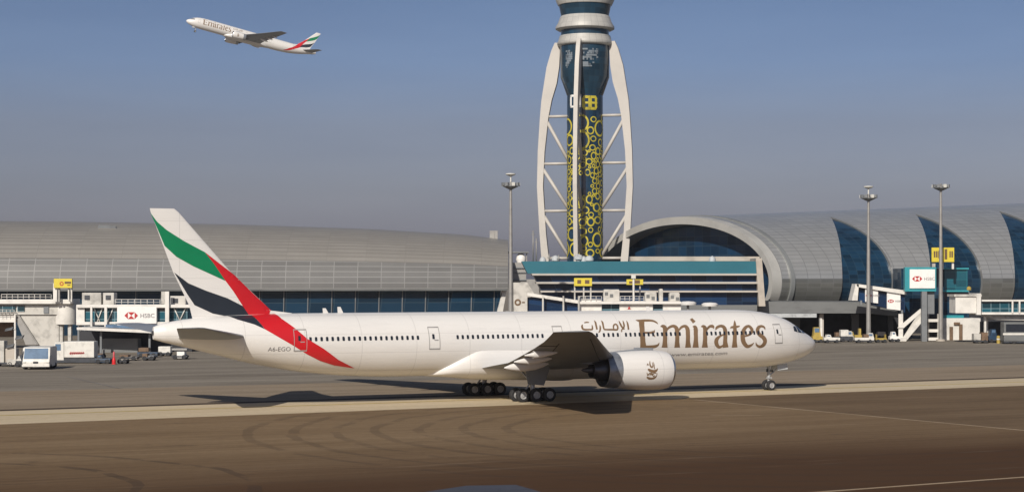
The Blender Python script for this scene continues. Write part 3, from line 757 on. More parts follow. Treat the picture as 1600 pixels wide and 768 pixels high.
# ------------------------------------------------------------------ control tower
TD = 450.0; ts = F / TD
A = At(914, TD)
tower = thing('control_tower', 'tall airport control tower with white curved legs and yellow ring pattern', 'tower', A.o)
zt = lambda py: H + (HOR - py) / ts
mt_ = lambda px: px / ts
mb = MB(); mb.lathe((0, 0, 0), (0, 0, 1), [(0, 4.35), (zt(150), 4.35)], 40); mb.build('shaft', 'shaft', tower)
mb = MB(); mb.lathe((0, 0, 0), (0, 0, 1), [(zt(150), 4.35), (zt(122), 5.9), (zt(72), 6.0)], 48); mb.build('lower_cabin', 'tower_glass', tower)
mb = MB(); mb.lathe((0, 0, 0), (0, 0, 1), [(zt(73), 5.9), (zt(72), 6.5), (zt(70), 6.75), (zt(67), 6.75), (zt(64), 6.45), (zt(57), 6.15), (zt(57), 5.6)], 56); mb.build('gallery_ring', 'tower_ring', tower)
mb = MB(); mb.lathe((0, 0, 0), (0, 0, 1), [(zt(57.5), 5.8), (zt(48), 5.85)], 48); mb.build('window_band', 'tower_glass', tower)
mb = MB(); mb.lathe((0, 0, 0), (0, 0, 1), [(zt(48.5), 5.6), (zt(48), 6.6), (zt(46), 7.15), (zt(43), 7.15), (zt(36), 6.5), (zt(27), 6.0), (zt(26), 5.8)], 56); mb.build('gallery_ring', 'tower_ring', tower)
mb = MB(); mb.lathe((0, 0, 0), (0, 0, 1), [(zt(26.5), 5.75), (zt(9), 6.35)], 48); mb.build('window_band', 'tower_glass', tower)
mb = MB(); mb.lathe((0, 0, 0), (0, 0, 1), [(zt(9.5), 6.0), (zt(9), 6.55), (zt(2), 7.05), (zt(-8), 7.25), (zt(-14), 6.9)], 56); mb.build('gallery_ring', 'tower_ring', tower)
mb = MB(); mb.lathe((0, 0, 0), (0, 0, 1), [(zt(-14), 6.6), (zt(-34), 7.4), (zt(-36), 7.6), (zt(-40), 7.2), (zt(-46), 2.0), (zt(-47), .01)], 56); mb.build('roof_cab', 'tower_glass', tower)
LEG = [(9.4, 7.4, 0), (10.75, 8.95, zt(402)), (11.2, 9.6, zt(364)), (11.85, 10.35, zt(291)), (11.65, 9.95, zt(236)), (11.1, 9.0, zt(182)), (10.75, 8.2, zt(156)), (10.1, 6.95, zt(130)), (9.45, 6.3, zt(104)), (8.25, 6.1, zt(78)), (7.4, 6.0, zt(66))]
for k in range(4):
    ang = R(-90 - 14 + 90 * k); d = Vector((math.cos(ang), math.sin(ang), 0)); nrm = Vector((-d.y, d.x, 0)) * .5
    mb = MB()
    rows = [[d * ro + nrm + Vector((0, 0, z)), d * ro - nrm + Vector((0, 0, z)), d * ri - nrm + Vector((0, 0, z)), d * ri + nrm + Vector((0, 0, z))] for ro, ri, z in LEG]
    v = mb.grid(rows, smooth=False, closed=True); mb.face(v[-1]); mb.face(v[0][::-1])
    leg = mb.build('leg', 'tower_white', tower)
    for py in (181, 255, 329, 403):
        z = zt(py); ro = lerp([(l[2], l[0], l[1]) for l in LEG], z)[1]
        mb = MB(); mb.tube([d * (ro + .3) + Vector((0, 0, z)), d * 4.3 + Vector((0, 0, z))], .34, 8); mb.build('strut', 'tower_white', leg)
        if py > 181:
            z1 = zt(py - 66); r1 = lerp([(l[2], l[0], l[1]) for l in LEG], z1)[1]
            mb = MB(); mb.tube([d * (r1 + .3) + Vector((0, 0, z1)), d * 3.6 + Vector((0, 0, z - .2))], .42, 8); mb.build('brace', 'tower_white', leg)
# the yellow ring pattern wound round the shaft
def cyl(r): return lambda u, z: Vector((r * math.sin(u / r), -r * math.cos(u / r), z))     # u = metres round from the camera side
rnd = random.Random(5)
zones = [(404, 352, 1.15, 2.1), (352, 312, .75, 1.15), (312, 285, .62, .9), (285, 262, .6, .85), (262, 232, .65, .95), (232, 178, 1.3, 2.3)]
placed = []; zlo, zhi = zt(403), zt(180)
for tries in range(16000):
    u = rnd.uniform(-13.4, 13.4); z = rnd.uniform(zlo, zhi); py = HOR - (z - H) * ts
    lo, hi = next((q_[2], q_[3]) for q_ in zones if q_[1] <= py <= q_[0])
    if math.hypot((u + 1.4) / 1.0, z - zt(291)) < 2.9 and tries > 0: continue            # dark clearing
    rr = rnd.uniform(.8, 1) * hi if tries < 3000 else rnd.uniform(lo * .9, hi * .8) if tries < 7000 else lo * rnd.uniform(.55, .8)
    if z - rr < zlo or z + rr > zhi: continue
    if all(math.hypot(u - a, z - b) > (rr + c) * .95 for a, b, c in placed): placed.append((u, z, rr))
rings = []
for u, z, rr in placed:
    w = max(.25, min(.46, rr * .34)); n = max(12, int(12 + rr * 8)); ex = rnd.uniform(.88, 1.12)
    for k in range(n):
        a0, a1 = 2 * math.pi * k / n, 2 * math.pi * (k + 1) / n
        rings.append([(u + q_ * ex * math.cos(t_), z + q_ / ex * math.sin(t_)) for q_, t_ in ((rr, a0), (rr, a1), (rr - w, a1), (rr - w, a0))])
wrap(rings, cyl(4.40), .5, 4).build('ring_pattern', 'yellow', tower)
# square yellow emblem: two letters back to back
q = []
cx, cz, hw = mt_(7), zt(163), mt_(13) 
e = lambda x, y: (cx + x * hw, cz + y * hw * .86)
for bx in ([(-1, -.75), (-.72, -1), (-.05, -1), (-.05, 1), (-.72, 1), (-1, .75)],): pass
bars = [[(-.98, .55), (-.75, .98), (-.02, .98), (-.02, .62), (-.98, .62)], [(-.98, -.62), (-.02, -.62), (-.02, -.98), (-.75, -.98), (-.98, -.55)], [(-.98, .14), (-.02, .14), (-.02, -.14), (-.98, -.14)], [(-.98, .62), (-.62, .62), (-.62, -.62), (-.98, -.62)], [(-.22, .62), (.22, .62), (.22, -.62), (-.22, -.62)],
        [(.02, .98), (.75, .98), (.98, .62), (.02, .62)], [(.02, -.62), (.98, -.62), (.75, -.98), (.02, -.98)], [(.02, .14), (.98, .14), (.98, -.14), (.02, -.14)], [(.62, .62), (.98, .62), (.92, .12), (.92, -.12), (.98, -.62), (.62, -.62)]]
for bpoly in bars: q.append([e(*p) for p in bpoly])
wrap(q, cyl(4.42), .4, 4).build('emblem', 'yellow', tower)
rect = lambda x0, x1, y0, y1: [((x0 - 914) / ts, zt(y1)), ((x1 - 914) / ts, zt(y1)), ((x1 - 914) / ts, zt(y0)), ((x0 - 914) / ts, zt(y0))]
wrap([rect(886, 907, 150, 153.5), rect(886, 907, 167, 170), rect(886, 890, 150, 170), rect(902.5, 907, 150, 170), rect(931, 933, 142, 148), rect(910, 930, 141, 142.4)], cyl(4.42), .4, 4).build('emblem', 'whitemark', tower)
# pale lettering panels on the lower cabin
q = []
for x0, x1, y0, y1, dens in ((908, 934, 80, 106, .78), (877, 892, 82, 108, .8)):
    y = y0
    while y < y1:
        x = x0 + rnd.uniform(0, 2); hgt = rnd.uniform(2.2, 3.4)
        lim = x1 - max(0, (y - y0 - 12)) * .75
        while x < lim:
            w = rnd.uniform(1.5, 4.5)
            if rnd.random() < dens: q.append(rect(x, min(x + w, lim), y, y + hgt))
            x += w + rnd.choice((0, 0, .9))
        y += hgt + rnd.choice((0, .2, .5))
wrap(q, cyl(6.06), .4, 4).build('lettering', 'cabinmark', tower)

# ------------------------------------------------------------------ left terminal
def seg_tab(tab, t): return lerp(tab, t)
Lf0, Lf1 = Vector((-128, 388, 0)), Vector((-.9, 425, 0))
LD = (Lf1 - Lf0); LLEN = LD.length; LDn = LD / LLEN; LN = Vector((-LDn.y, LDn.x, 0))       # LN points away from the camera
def left_ridge(t):       # ridge height along the building
    return lerp([(0, 25.2), (.20, 25.2), (.50, 24.9), (.74, 24.1), (.92, 22.9), (1.0, 21.7)], t)[0]
term = thing('terminal_building', 'long terminal with a curved beige metal roof over dark glass', 'building', Lf0)
def left_pt(t, th, W=24, z0=10.0):
    zr = left_ridge(t)
    return LD * t + Vector((0, 1, 0)) * (W * (1 - math.cos(th))) + Vector((0, 0, z0 + (zr - z0) * math.sin(th) ** .92))
NT = 48
def roof_part(th0, th1, name, mt, parent, nj=20):
    mb = MB(); rows, uvs = [], []
    for i in range(NT + 1):
        t = i / NT; row, uu = [], []; d = 0; prev = None
        for j in range(nj + 1):
            p = left_pt(t, th0 + (th1 - th0) * j / nj)
            if prev is not None: d += (p - prev).length
            prev = p; row.append(p); uu.append((t * LLEN, d))
        rows.append(row); uvs.append(uu)
    mb.grid(rows, uvs); return mb.build(name, mt, parent)
TB = R(24)
roof_part(TB, R(150), 'roof', 'roofL', term, 36)
roof_part(0, TB, 'roof_band', 'roofLband', term, 8)
mb = MB()     # gable end of the roof and its soffit
pts = [left_pt(1, R(5 * k)) for k in range(0, 31)]
mb.poly([p for p in pts] + [LD + Vector((0, 46, 10))])
mb.build('gable', 'roofLband', term)
mb = MB(); mb.hexa([LN * .05 + Vector((0, 0, 9.6)), LD + LN * .05 + Vector((0, 0, 9.6)), LD + LN * 44 + Vector((0, 0, 9.6)), LN * 44 + Vector((0, 0, 9.6))], [LN * .05 + Vector((0, 0, 10)), LD + LN * .05 + Vector((0, 0, 10)), LD + LN * 44 + Vector((0, 0, 10)), LN * 44 + Vector((0, 0, 10))])
mb.build('soffit', 'greywall', term)
mb = MB()
mb.hexa([LN * 3.2, LD * .985 + LN * 3.2, LD * .985 + LN * 40, LN * 40], [LN * 2.2 + Vector((0, 0, 9.6)), LD * .992 + LN * 2.2 + Vector((0, 0, 9.6)), LD * .992 + LN * 40 + Vector((0, 0, 9.6)), LN * 40 + Vector((0, 0, 9.6))])
mb.build('glass_wall', 'glassL', term)
mb = MB()
k = 0
while k * 5.4 < LLEN:
    a = LDn * (k * 5.4) + LN * 2.0
    mb.hexa([a + LN * .9, a + LN * .9 + LDn * .2, a + LN * 1.2 + LDn * .2, a + LN * 1.2], [a + Vector((0, 0, 9.6)), a + LDn * .2 + Vector((0, 0, 9.6)), a + LDn * .2 + LN * .3 + Vector((0, 0, 9.6)), a + LN * .3 + Vector((0, 0, 9.6))])
    k += 1
mb.build('mullion', 'column', term)
mb = MB()     # slanting white end frame of the glazing
a = LD * .995 + LN * 2
mb.hexa([a + LDn * -2.5, a + LDn * -.9, a + LDn * -.9 + LN * 1, a + LDn * -2.5 + LN * 1], [a + Vector((0, 0, 9.6)), a + LDn * .9 + Vector((0, 0, 9.6)), a + LDn * .9 + LN + Vector((0, 0, 9.6)), a + LN + Vector((0, 0, 9.6))])
mb.build('end_frame', 'bridge', term)
mb = MB()     # dark roof vent and small plant on the ridge
p = left_pt(.30, R(62)); mb.hexa([p + LDn * -2, p + LDn * 2, p + LDn * 2 + LN * 1.2, p + LDn * -2 + LN * 1.2], [q_ + Vector((0, 0, .7)) for q_ in (p + LDn * -1.8, p + LDn * 1.8, p + LDn * 1.8 + LN * 1.2, p + LDn * -1.8 + LN * 1.2)])
mb.build('roof_vent', 'column', term)
mb = MB(); p = left_pt(.965, R(84)); mb.box(p + Vector((0, 0, -.6)), p + Vector((1.9, 1.5, 1.7))); mb.box(p + Vector((.9, -.15, -.4)), p + Vector((1.15, 0, 1.5))); mb.build('roof_plant', 'steel', term)

# small beige plant building and pole between the terminals
A = At(812, 438)
blk = thing('plant_building', 'small grey plant building with white roof dome beside long terminal', 'building', A.o)
mb = MB(); A.box(mb, 795, 822, 410, 524, 438, 10); A.box(mb, 822, 842, 436, 524, 438, 10); mb.build('wall', 'steel', blk)
mb = MB(); A.box(mb, 793, 826, 392.5, 395, 438, 9); mb.build('roof', 'column', blk)
for x in (796, 822):
    mb = MB(); A.box(mb, x, x + 1.6, 395, 411, 439, .4); mb.build('post', 'steel', blk)
mb = MB(); mb.lathe(A.p(814, 403, 439.5), (0, 0, 1), [(-1.3, .1), (-1.1, .9), (-.3, 1.2), (.5, 1.0), (1.1, .5), (1.25, .02)], 20); mb.build('dome', 'signwhite', blk)
mb = MB(); A.box(mb, 795, 822, 417, 419, 437.6, .5); A.box(mb, 795, 822, 436, 438, 437.6, .5); A.box(mb, 795, 822, 425, 426, 437.6, .5); mb.build('wall_rail', 'column', blk)

# ------------------------------------------------------------------ teal office building in the middle
A = At(1000, 372); D = 372.0
off = thing('office_building', 'low office building with teal parapet and dark glass strips', 'building', A.o)
DEEP = 18
def slant_box(mb, y0, y1, xl0, xl1, xr, near_, deep):
    a, b, c, d = A.p(xl1, y1, near_), A.p(xr, y1, near_), A.p(xr, y0, near_), A.p(xl0, y0, near_)
    dv = Vector((0, deep, 0)); mb.hexa([a, b, b + dv, a + dv], [d, c, c + dv, d + dv])
sx = lambda y: 815 + (y - 408) * .5
mb = MB(); slant_box(mb, 408, 427, sx(408), sx(427), 1183, D, DEEP); mb.build('parapet', 'teal', off)
for y0, y1 in ((430, 440), (443, 453.6), (456.4, 476)):
    mb = MB(); slant_box(mb, y0, y1, sx(y0) + 8, sx(y1) + 8 if y1 < 470 else 846, 1183, D + 1.2, DEEP - 2); mb.build('glass_strip', 'glassM', off)
for y0, y1 in ((427, 430), (440, 443), (453.6, 456.4)):
    mb = MB(); slant_box(mb, y0, y1, sx(y0) + 6, sx(y1) + 6, 1185, D - .35, DEEP); mb.build('floor_slab', 'slabwhite', off)
mb = MB(); slant_box(mb, 476, 530, 846, 846, 1183, D + 1.2, DEEP - 2); mb.build('wall', 'greywall', off)
mb = MB()
for y0, y1, a_, b_ in ((404, 440, 1183, 1186), (440, 476, 1186, 1190)):
    pass
a, b, c, d = A.p(1186, 478, D - .6), A.p(1196, 478, D - .6), A.p(1190.5, 403, D - .6), A.p(1181, 403, D - .6)
dv = Vector((0, DEEP, 0)); mb.hexa([a, b, b + dv, a + dv], [d, c, c + dv, d + dv]); mb.build('end_wall', 'beige', off)
mb = MB(); A.box(mb, 985, 1187, 400.5, 407.6, D + 9, 4); mb.build('roof_screen', 'beige', off)
for x, y, r in ((848, 406, .7), (868, 404, .9), (904, 402, 1.0), (912, 405, .7), (921, 404, .9), (1113, 405, .7)):
    mb = MB(); mb.lathe(A.p(x, y + 4, D + 6), (0, 0, 1), [(-.8, r * .45), (0, r * .5), (.1, r * .95), (.5, r), (1.0, r * .7), (1.25, .02)], 16); mb.build('roof_dome', 'palemark', off)
for x, y0 in ((833, 360), (838, 372), (858, 396), (873, 398)):
    mb = MB(); mb.tube([A.p(x, 408, D + 5), A.p(x, y0, D + 5)], .13, 8); mb.tube([A.p(x - 3, y0 + 6, D + 5), A.p(x + 3, y0 + 6, D + 5)], .08, 6); mb.build('roof_aerial', 'steel', off)

# ------------------------------------------------------------------ right terminal: barrel roof with an arched end
BA = R(30); BU = Vector((math.cos(BA), math.sin(BA), 0)); BN = Vector((math.sin(BA), -math.cos(BA), 0))   # along, towards the camera
BO = Vector((40, 430, 0))
barrel = thing('terminal_building', 'round barrel roofed terminal with silver shells and crescent windows', 'building', BO)
PH0 = math.asin(-.30)
def bpt(t, ph, s=1.0, sz=None):
    ga, gz = 1 + .0015 * t, 1 + .0033 * t
    return BU * t + BN * (36 * ga * math.cos(ph) * s) + Vector((0, 0, 11.6 + 15.1 * gz * math.sin(ph) * (sz or s)))
def arc_len(ph): return 26 * (ph - PH0)
def shell(name, mt, tl, tr, ph0, ph1, s, parent, nt=16, npz=44, lip=None):
    """surface between the along-positions tl(phi) and tr(phi)"""
    mb = MB(); rows, uvs = [], []
    for j in range(npz + 1):
        ph = ph0 + (ph1 - ph0) * j / npz; a, b = tl(ph), tr(ph)
        rows.append([bpt(a + (b - a) * i / nt, ph, s) for i in range(nt + 1)])
        uvs.append([(a + (b - a) * i / nt, arc_len(ph)) for i in range(nt + 1)])
    mb.grid(rows, uvs)
    if lip:   # thickness of the shell along its two long edges
        for f in (tl, tr):
            mb.grid([[bpt(f(ph0 + (ph1 - ph0) * j / npz), ph0 + (ph1 - ph0) * j / npz, s), bpt(f(ph0 + (ph1 - ph0) * j / npz), ph0 + (ph1 - ph0) * j / npz, s - lip)] for j in range(npz + 1)], smooth=False)
    return mb.build(name, mt, parent)
PT = R(64)
TR = [30, 55.5, 82, 109, 137, 166]; GAP = [14, 15, 17, 18, 18, 18]
prev = 0.0
for k, (tr_, gp) in enumerate(zip(TR, GAP)):
    def left_edge(ph, tr_=tr_, gp=gp):
        if ph >= PT: return tr_
        q_ = max(ph, 0) / PT
        return tr_ - gp * (math.cos(q_ * math.pi / 2) ** .9)
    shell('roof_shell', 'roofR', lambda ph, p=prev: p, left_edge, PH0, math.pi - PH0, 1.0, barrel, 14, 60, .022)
    shell('crescent_window', 'glassR', lambda ph, f=left_edge: f(ph) - .3, lambda ph, t=tr_: t + .3, PH0, PT, .984, barrel, 8, 36)
    prev = tr_
# the arched end: outer rim, dark joint, inner reveal and the glazed wall
def ring_face(t, s0, z0, s1, z1, mt, name):
    mb = MB(); n = 72
    mb.grid([[bpt(t, PH0 + (math.pi - 2 * PH0) * j / n, s0, z0), bpt(t, PH0 + (math.pi - 2 * PH0) * j / n, s1, z1)] for j in range(n + 1)], smooth=False)
    return mb.build(name, mt, barrel)
def ring_tube(t0, t1, s, z, mt, name, s2=None, z2=None):
    mb = MB(); n = 72
    mb.grid([[bpt(t0, PH0 + (math.pi - 2 * PH0) * j / n, s, z), bpt(t1, PH0 + (math.pi - 2 * PH0) * j / n, s2 or s, z2 or z)] for j in range(n + 1)])
    return mb.build(name, mt, barrel)
ring_tube(-2.4, .0, 1.0, 1.0, 'rim', 'arch_rim')
ring_face(-2.4, 1.0, 1.0, .962, .885, 'rim', 'arch_rim')
ring_tube(-2.4, 3.0, .962, .885, 'rimdark', 'arch_reveal', .945, .855)
ring_tube(2.2, 3.2, 1.012, 1.012, 'rimdark', 'roof_joint'); ring_face(2.2, 1.012, 1.012, .99, .99, 'rimdark', 'roof_joint')
mb = MB(); n = 72
pts = [bpt(2.2, PH0 + (math.pi - 2 * PH0) * j / n, .95, .865) for j in range(n + 1)]
lo_ = [Vector((p.x, p.y, 6.5)) for p in (pts[0], pts[-1])]
mb.poly([pts[0]] + pts[1:] + [lo_[1], lo_[0]], [((p - pts[0]).dot(BN), p.z) for p in [pts[0]] + pts[1:] + [lo_[1], lo_[0]]])
mb.build('arch_glass', 'glassEnd', barrel)
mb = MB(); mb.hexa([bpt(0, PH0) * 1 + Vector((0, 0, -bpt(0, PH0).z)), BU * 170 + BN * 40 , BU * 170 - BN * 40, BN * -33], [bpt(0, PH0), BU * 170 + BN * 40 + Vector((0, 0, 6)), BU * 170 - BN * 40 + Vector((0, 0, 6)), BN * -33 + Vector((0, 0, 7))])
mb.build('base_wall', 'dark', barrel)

# low dark service podium in front of the barrel terminal
A = At(1230, 376)
pod = thing('service_podium', 'dark grey service canopy on columns at foot of barrel roofed terminal', 'canopy', A.o)
def quad_box(mb, near_, deep, tl, tr2, br, bl):
    a, b, c, d = [A.p(*q_, near_) for q_ in (bl, br, tr2, tl)]
    dv = Vector((0, deep, 0)); mb.hexa([a, b, b + dv, a + dv], [d, c, c + dv, d + dv])
mb = MB(); quad_box(mb, 376, 22, (1085, 470), (1355, 471.5), (1358, 489), (1085, 489)); quad_box(mb, 376, 22, (1355, 476), (1420, 488), (1420, 496), (1358, 489)); mb.build('fascia', 'greywall', pod)
mb = MB(); A.box(mb, 1085, 1276, 489.5, 495.5, 375.5, 3); mb.build('fascia_edge', 'palemark', pod)
mb = MB(); A.box(mb, 1085, 1250, 496, 529, 388, 8); mb.build('wall', 'greywall', pod)
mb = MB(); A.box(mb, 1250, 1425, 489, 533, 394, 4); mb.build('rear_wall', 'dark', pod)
for x, w in ((1281, 6), (1331, 11), (1388, 8), (1410, 7)):
    mb = MB(); A.box(mb, x, x + w, 490, 530, 378 if x < 1300 else 388, 1.0); mb.build('column', 'slabwhite' if x < 1300 else 'column', pod)

# ------------------------------------------------------------------ light masts
def light_mast(label, px, top, D, heads):
    A = At(px, D)
    t = thing('light_mast', label, 'light mast', A.o, 0, 'floodlight masts on the apron')
    zt_ = A.p(px, top).z
    mb = MB(); mb.tube([(0, 0, 0), (0, 0, zt_ * .5), (0, 0, zt_)], [.48, .36, .22], 14); mb.build('pole', 'steel', t)
    mb = MB(); mb.lathe((0, 0, 0), (0, 0, 1), [(0, .9), (.35, .9), (.4, .55)], 16, cap0=True, cap1=True); mb.build('base', 'beige', t)
    zc = zt_
    mb = MB(); mb.lathe((0, 0, zc), (0, 0, 1), [(-1.4, .3), (-.9, 1.35), (-.75, 1.4), (-.72, .25)], 18); mb.build('lamp_ring', 'column', t)
    for k in range(8):
        a = 2 * math.pi * k / 8 + .3; c = Vector((math.cos(a) * 1.25, math.sin(a) * 1.25, zc - .55)); o2 = Vector((math.cos(a), math.sin(a), 0))
        s2 = Vector((-o2.y, o2.x, 0)); mb = MB()
        mb.hexa([c - s2 * .28, c + s2 * .28, c + s2 * .28 + o2 * .45 + Vector((0, 0, -.25)), c - s2 * .28 + o2 * .45 + Vector((0, 0, -.25))], [q_ + Vector((0, 0, .4)) for q_ in (c - s2 * .28, c + s2 * .28, c + s2 * .28 + o2 * .45, c - s2 * .28 + o2 * .45)])
        mb.build('floodlight', 'column' if k % 3 else 'lamp', t)
    if heads:
        mb = MB(); mb.tube([(0, 0, zc - .4), (0, 0, zc + 1.2)], .14, 8); mb.lathe((0, 0, zc + 1.0), (0, 0, 1), [(0, .1), (.1, .5), (.35, .95), (.5, .95), (.62, .3), (.64, .02)], 14); mb.build('beacon', 'lamp', t)
    return t
light_mast('tall grey floodlight mast beside the left end of the teal office', 798, 284, 340, True)
light_mast('grey floodlight mast with a white cap over the dark canopy', 1357, 303, 362, True)
light_mast('slim floodlight mast rising behind the yellow gate sign', 1470, 287, 364, False)

# ------------------------------------------------------------------ jet bridges and gate furniture
def gate_sign(label, px0, px1, y0, y1, ybase, D, posts, marks):
    A = At((px0 + px1) / 2, D); t = thing('gate_sign', label, 'gate sign', A.o, 0, 'yellow gate signs')
    mb = MB(); A.box(mb, px0, px1, y0, y1, D, .5, .03); mb.build('sign_board', 'signyellow', t)
    for x, w, mtl in posts:
        mb = MB(); A.box(mb, x - w / 2, x + w / 2, y1 - (y1 - y0) * .5, ybase, D + .52, .5); mb.build('post', mtl, t)
    for kind, x0, x1, a, b in marks:
        if kind == 'ring':
            c = A.p((x0 + x1) / 2, (a + b) / 2, D - .012); r = (x1 - x0) / 2 * D / F; q = []
            for k in range(16):
                a0, a1 = 2 * math.pi * k / 16, 2 * math.pi * (k + 1) / 16
                q.append([(r * math.cos(a0), r * math.sin(a0)), (r * math.cos(a1), r * math.sin(a1)), (.55 * r * math.cos(a1), .55 * r * math.sin(a1)), (.55 * r * math.cos(a0), .55 * r * math.sin(a0))])
            on_face(q, c, (1, 0, 0), (0, 0, 1)).build('symbol', 'signred', t)
        else:
            p, q_ = A.p(x0, b, D - .012), A.p(x1, a, D - .012)
            mb = MB(); mb.poly([p, (q_.x, p.y, p.z), q_, (p.x, p.y, q_.z)]); mb.build('marking', 'signbrown', t)
    return t
gate_sign('yellow gate sign above the left white jet bridge', 84, 112.5, 435, 449.5, 471, 318, [(86, 6, 'bridge'), (107, 2, 'bridge'), (111.5, 2, 'bridge'), (92, 2.5, 'steel')], [('ring', 93, 99.5, 439, 447), ('bar', 101, 111, 439.5, 443), ('bar', 105, 110, 444.5, 446)])
gate_sign('yellow gate sign on posts in front of the teal office glass, left one', 897, 925, 434, 446.5, 478, 352, [(898, 2.2, 'bridge2'), (912, 2.2, 'bridge2'), (923, 2.2, 'bridge2')], [('bar', 902, 908, 437, 443), ('bar', 914, 921, 437, 443)])
gate_sign('smaller yellow gate sign partly hidden by a lamp post before the teal office', 979, 1005, 436, 444.5, 470, 354, [(1000, 2, 'bridge2')], [('bar', 990, 1000, 437, 443), ('bar', 983, 988, 439, 443)])
gate_sign('large yellow gate sign with brown markings above the teal stair tower', 1456, 1491, 386.5, 409, 420, 366.8, [(1459, 5, 'bridge2'), (1472, 5, 'bridge2'), (1489, 3, 'bridge')], [('bar', 1459, 1461.6, 392, 402), ('bar', 1462.5, 1465, 392, 402), ('bar', 1466, 1468.5, 391.5, 403), ('bar', 1476, 1480, 389, 405), ('bar', 1483.5, 1485.6, 392, 402), ('bar', 1486.5, 1489, 392, 402)])
A = At(990, 350); t = thing('lamp_post', 'short white lamp post standing before the teal office building', 'lamp post', A.o)
mb = MB(); mb.tube([(0, 0, 0), A.p(990, 433)], .2, 10); mb.build('pole', 'bridge', t)
mb = MB(); A.box(mb, 986.5, 993.5, 429, 435, 349.6, .8, .06); mb.build('lamp_head', 'lamp', t)

# left jet bridge: tunnel with window strip, rotunda, stair enclosure
A = At(60, 322); jb = thing('jet_bridge', 'dirty white jet bridge with round rotunda and sloping stair enclosure', 'jet bridge', A.o, 0, 'jet bridges')
mb = MB(); A.box(mb, -60, 113, 467.5, 474.5, 319.5, 6, .08); mb.build('roof', 'bridge', jb)
mb = MB(); A.box(mb, -60, 100, 474.6, 491, 320.5, 4.2); mb.build('tunnel', 'bridge2', jb)
for x0, x1 in ((-58, 24), (27, 38)):
    mb = MB(); A.box(mb, x0, x1, 477, 486, 320.3, .3); mb.build('window', 'bridge_glass', jb)
mb = MB(); A.box(mb, 68, 76, 478, 489, 320.3, .3); mb.build('panel', 'column', jb)
mb = MB(); o3 = A.p(103, 474.6, 322); mb.lathe((o3.x, o3.y, 0), (0, 0, 1), [(A.p(0, 506).z, 1.85), (o3.z, 1.85), (o3.z + .15, 1.4)], 28, cap0=True, cap1=True); mb.build('rotunda', 'bridge', jb)
for x in (93, 106):
    mb = MB(); A.box(mb, x, x + 5, 506, 545, 321, 1.0); mb.build('leg', 'bridge2', jb)
mb = MB()
quad_box(mb, 320.9, 3.4, (30, 491.4), (92, 491.4), (92, 546), (60, 546)); mb.build('stair_enclosure', 'bridge2', jb)
mb = MB(); quad_box(mb, 320.2, .5, (22, 492), (30, 492), (60, 538), (52, 538)); quad_box(mb, 320, .4, (24, 497), (32, 497), (58, 538), (40, 538)); mb.build('stair', 'steel', jb)
mb = MB(); A.box(mb, -30, 22, 491.4, 503, 320.8, 3.6); mb.build('lower_deck', 'bridge', jb)
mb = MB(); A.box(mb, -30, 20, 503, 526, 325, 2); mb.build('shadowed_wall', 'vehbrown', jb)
for x in (22, ):
    mb = MB(); A.box(mb, x, x + 2.2, 491, 545, 319.4, .4); mb.build('post', 'bridge', jb)

# glazed bridge with the bank advertisement
A = At(200, 316); jb = thing('jet_bridge', 'glazed jet bridge carrying a white bank advertisement near airliner tail', 'jet bridge', A.o, 0, 'jet bridges')
mb = MB(); A.box(mb, 119, 300, 475.5, 480.5, 313.6, 5, .06); mb.build('roof', 'bridge', jb)
mb = MB(); A.box(mb, 119, 300, 502.5, 507.5, 313.8, 4.6, .06); mb.build('floor', 'bridge', jb)
for x0, x1 in ((132, 183), (244.5, 293)):
    mb = MB(); A.box(mb, x0, x1, 480.5, 502.5, 314.6, 3.4); mb.build('window', 'bridge_glass', jb)
ends = MB(); A.box(ends, 119, 132, 480.5, 502.5, 314.2, 4); ends.build('end_panel', 'bridge', jb)
mb = MB(); A.box(mb, 183, 244.5, 479.5, 505, 313.5, 4.2); pnl = mb.build('advert_panel', 'signwhite', jb)
bank_logo(pnl, A.p(214, 492.5, 313.45), 38 * 316 / F)
for x0, x1 in ((141, 144), (163, 167), (258, 264)):
    mb = MB(); A.box(mb, x0, x1, 455 if x0 > 250 else 479, 510, 313.0, .35); mb.build('post', 'bridge', jb)
for a_, b_ in (((147, 481), (156, 502)), ((160, 481), (152, 502)), ((168, 502), (177, 481)), ((272, 481), (281, 500)), ((290, 481), (281, 500))):
    mb = MB(); mb.tube([A.p(a_[0], a_[1], 314.4), A.p(b_[0], b_[1], 314.4)], .1, 6); mb.build('truss_bar', 'bridge', jb)
for x0, x1, y0 in ((128, 158, 457), (161, 178, 457), (266, 290, 462)):
    mb = MB(); A.box(mb, x0, x1, y0, 475.4, 315, 2.6, .06); u = mb.build('rooftop_unit', 'bridge2', jb)
    mb = MB(); A.box(mb, x0 + 4, x0 + 12, y0 + 4, y0 + 11, 314.9, .2); mb.build('grille', 'vehdark', u)
mb = MB(); A.box(mb, 252, 262, 455, 475.4, 315.5, 1.2); mb.build('roof_frame', 'bridge2', jb)
for x in (122, 292):
    mb = MB(); A.box(mb, x, x + 4, 507.5, 546, 315, 1.2); mb.build('leg', 'column', jb)

# flat service canopy under it
A = At(180, 300); cn = thing('service_canopy', 'low flat white canopy over dark stores under glazed bridge', 'canopy', A.o)
mb = MB(); quad_box(mb, 300, 8, (120, 511), (238, 515.5), (238, 520), (120, 514.8)); mb.build('canopy_roof', 'bridge', cn)
mb = MB(); quad_box(mb, 303, 5, (165, 506.5), (236, 510), (236, 514), (165, 511)); mb.build('ventilator', 'vehglass', cn)
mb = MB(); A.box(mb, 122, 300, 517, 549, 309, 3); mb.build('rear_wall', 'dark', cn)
mb = MB(); A.box(mb, 158, 215, 529, 551, 305, 3); mb.build('store', 'greywall', cn)
for x in (121, 156, 232):
    mb = MB(); A.box(mb, x, x + 3, 514, 551.5, 301.5, .4); mb.build('post', 'column', cn)

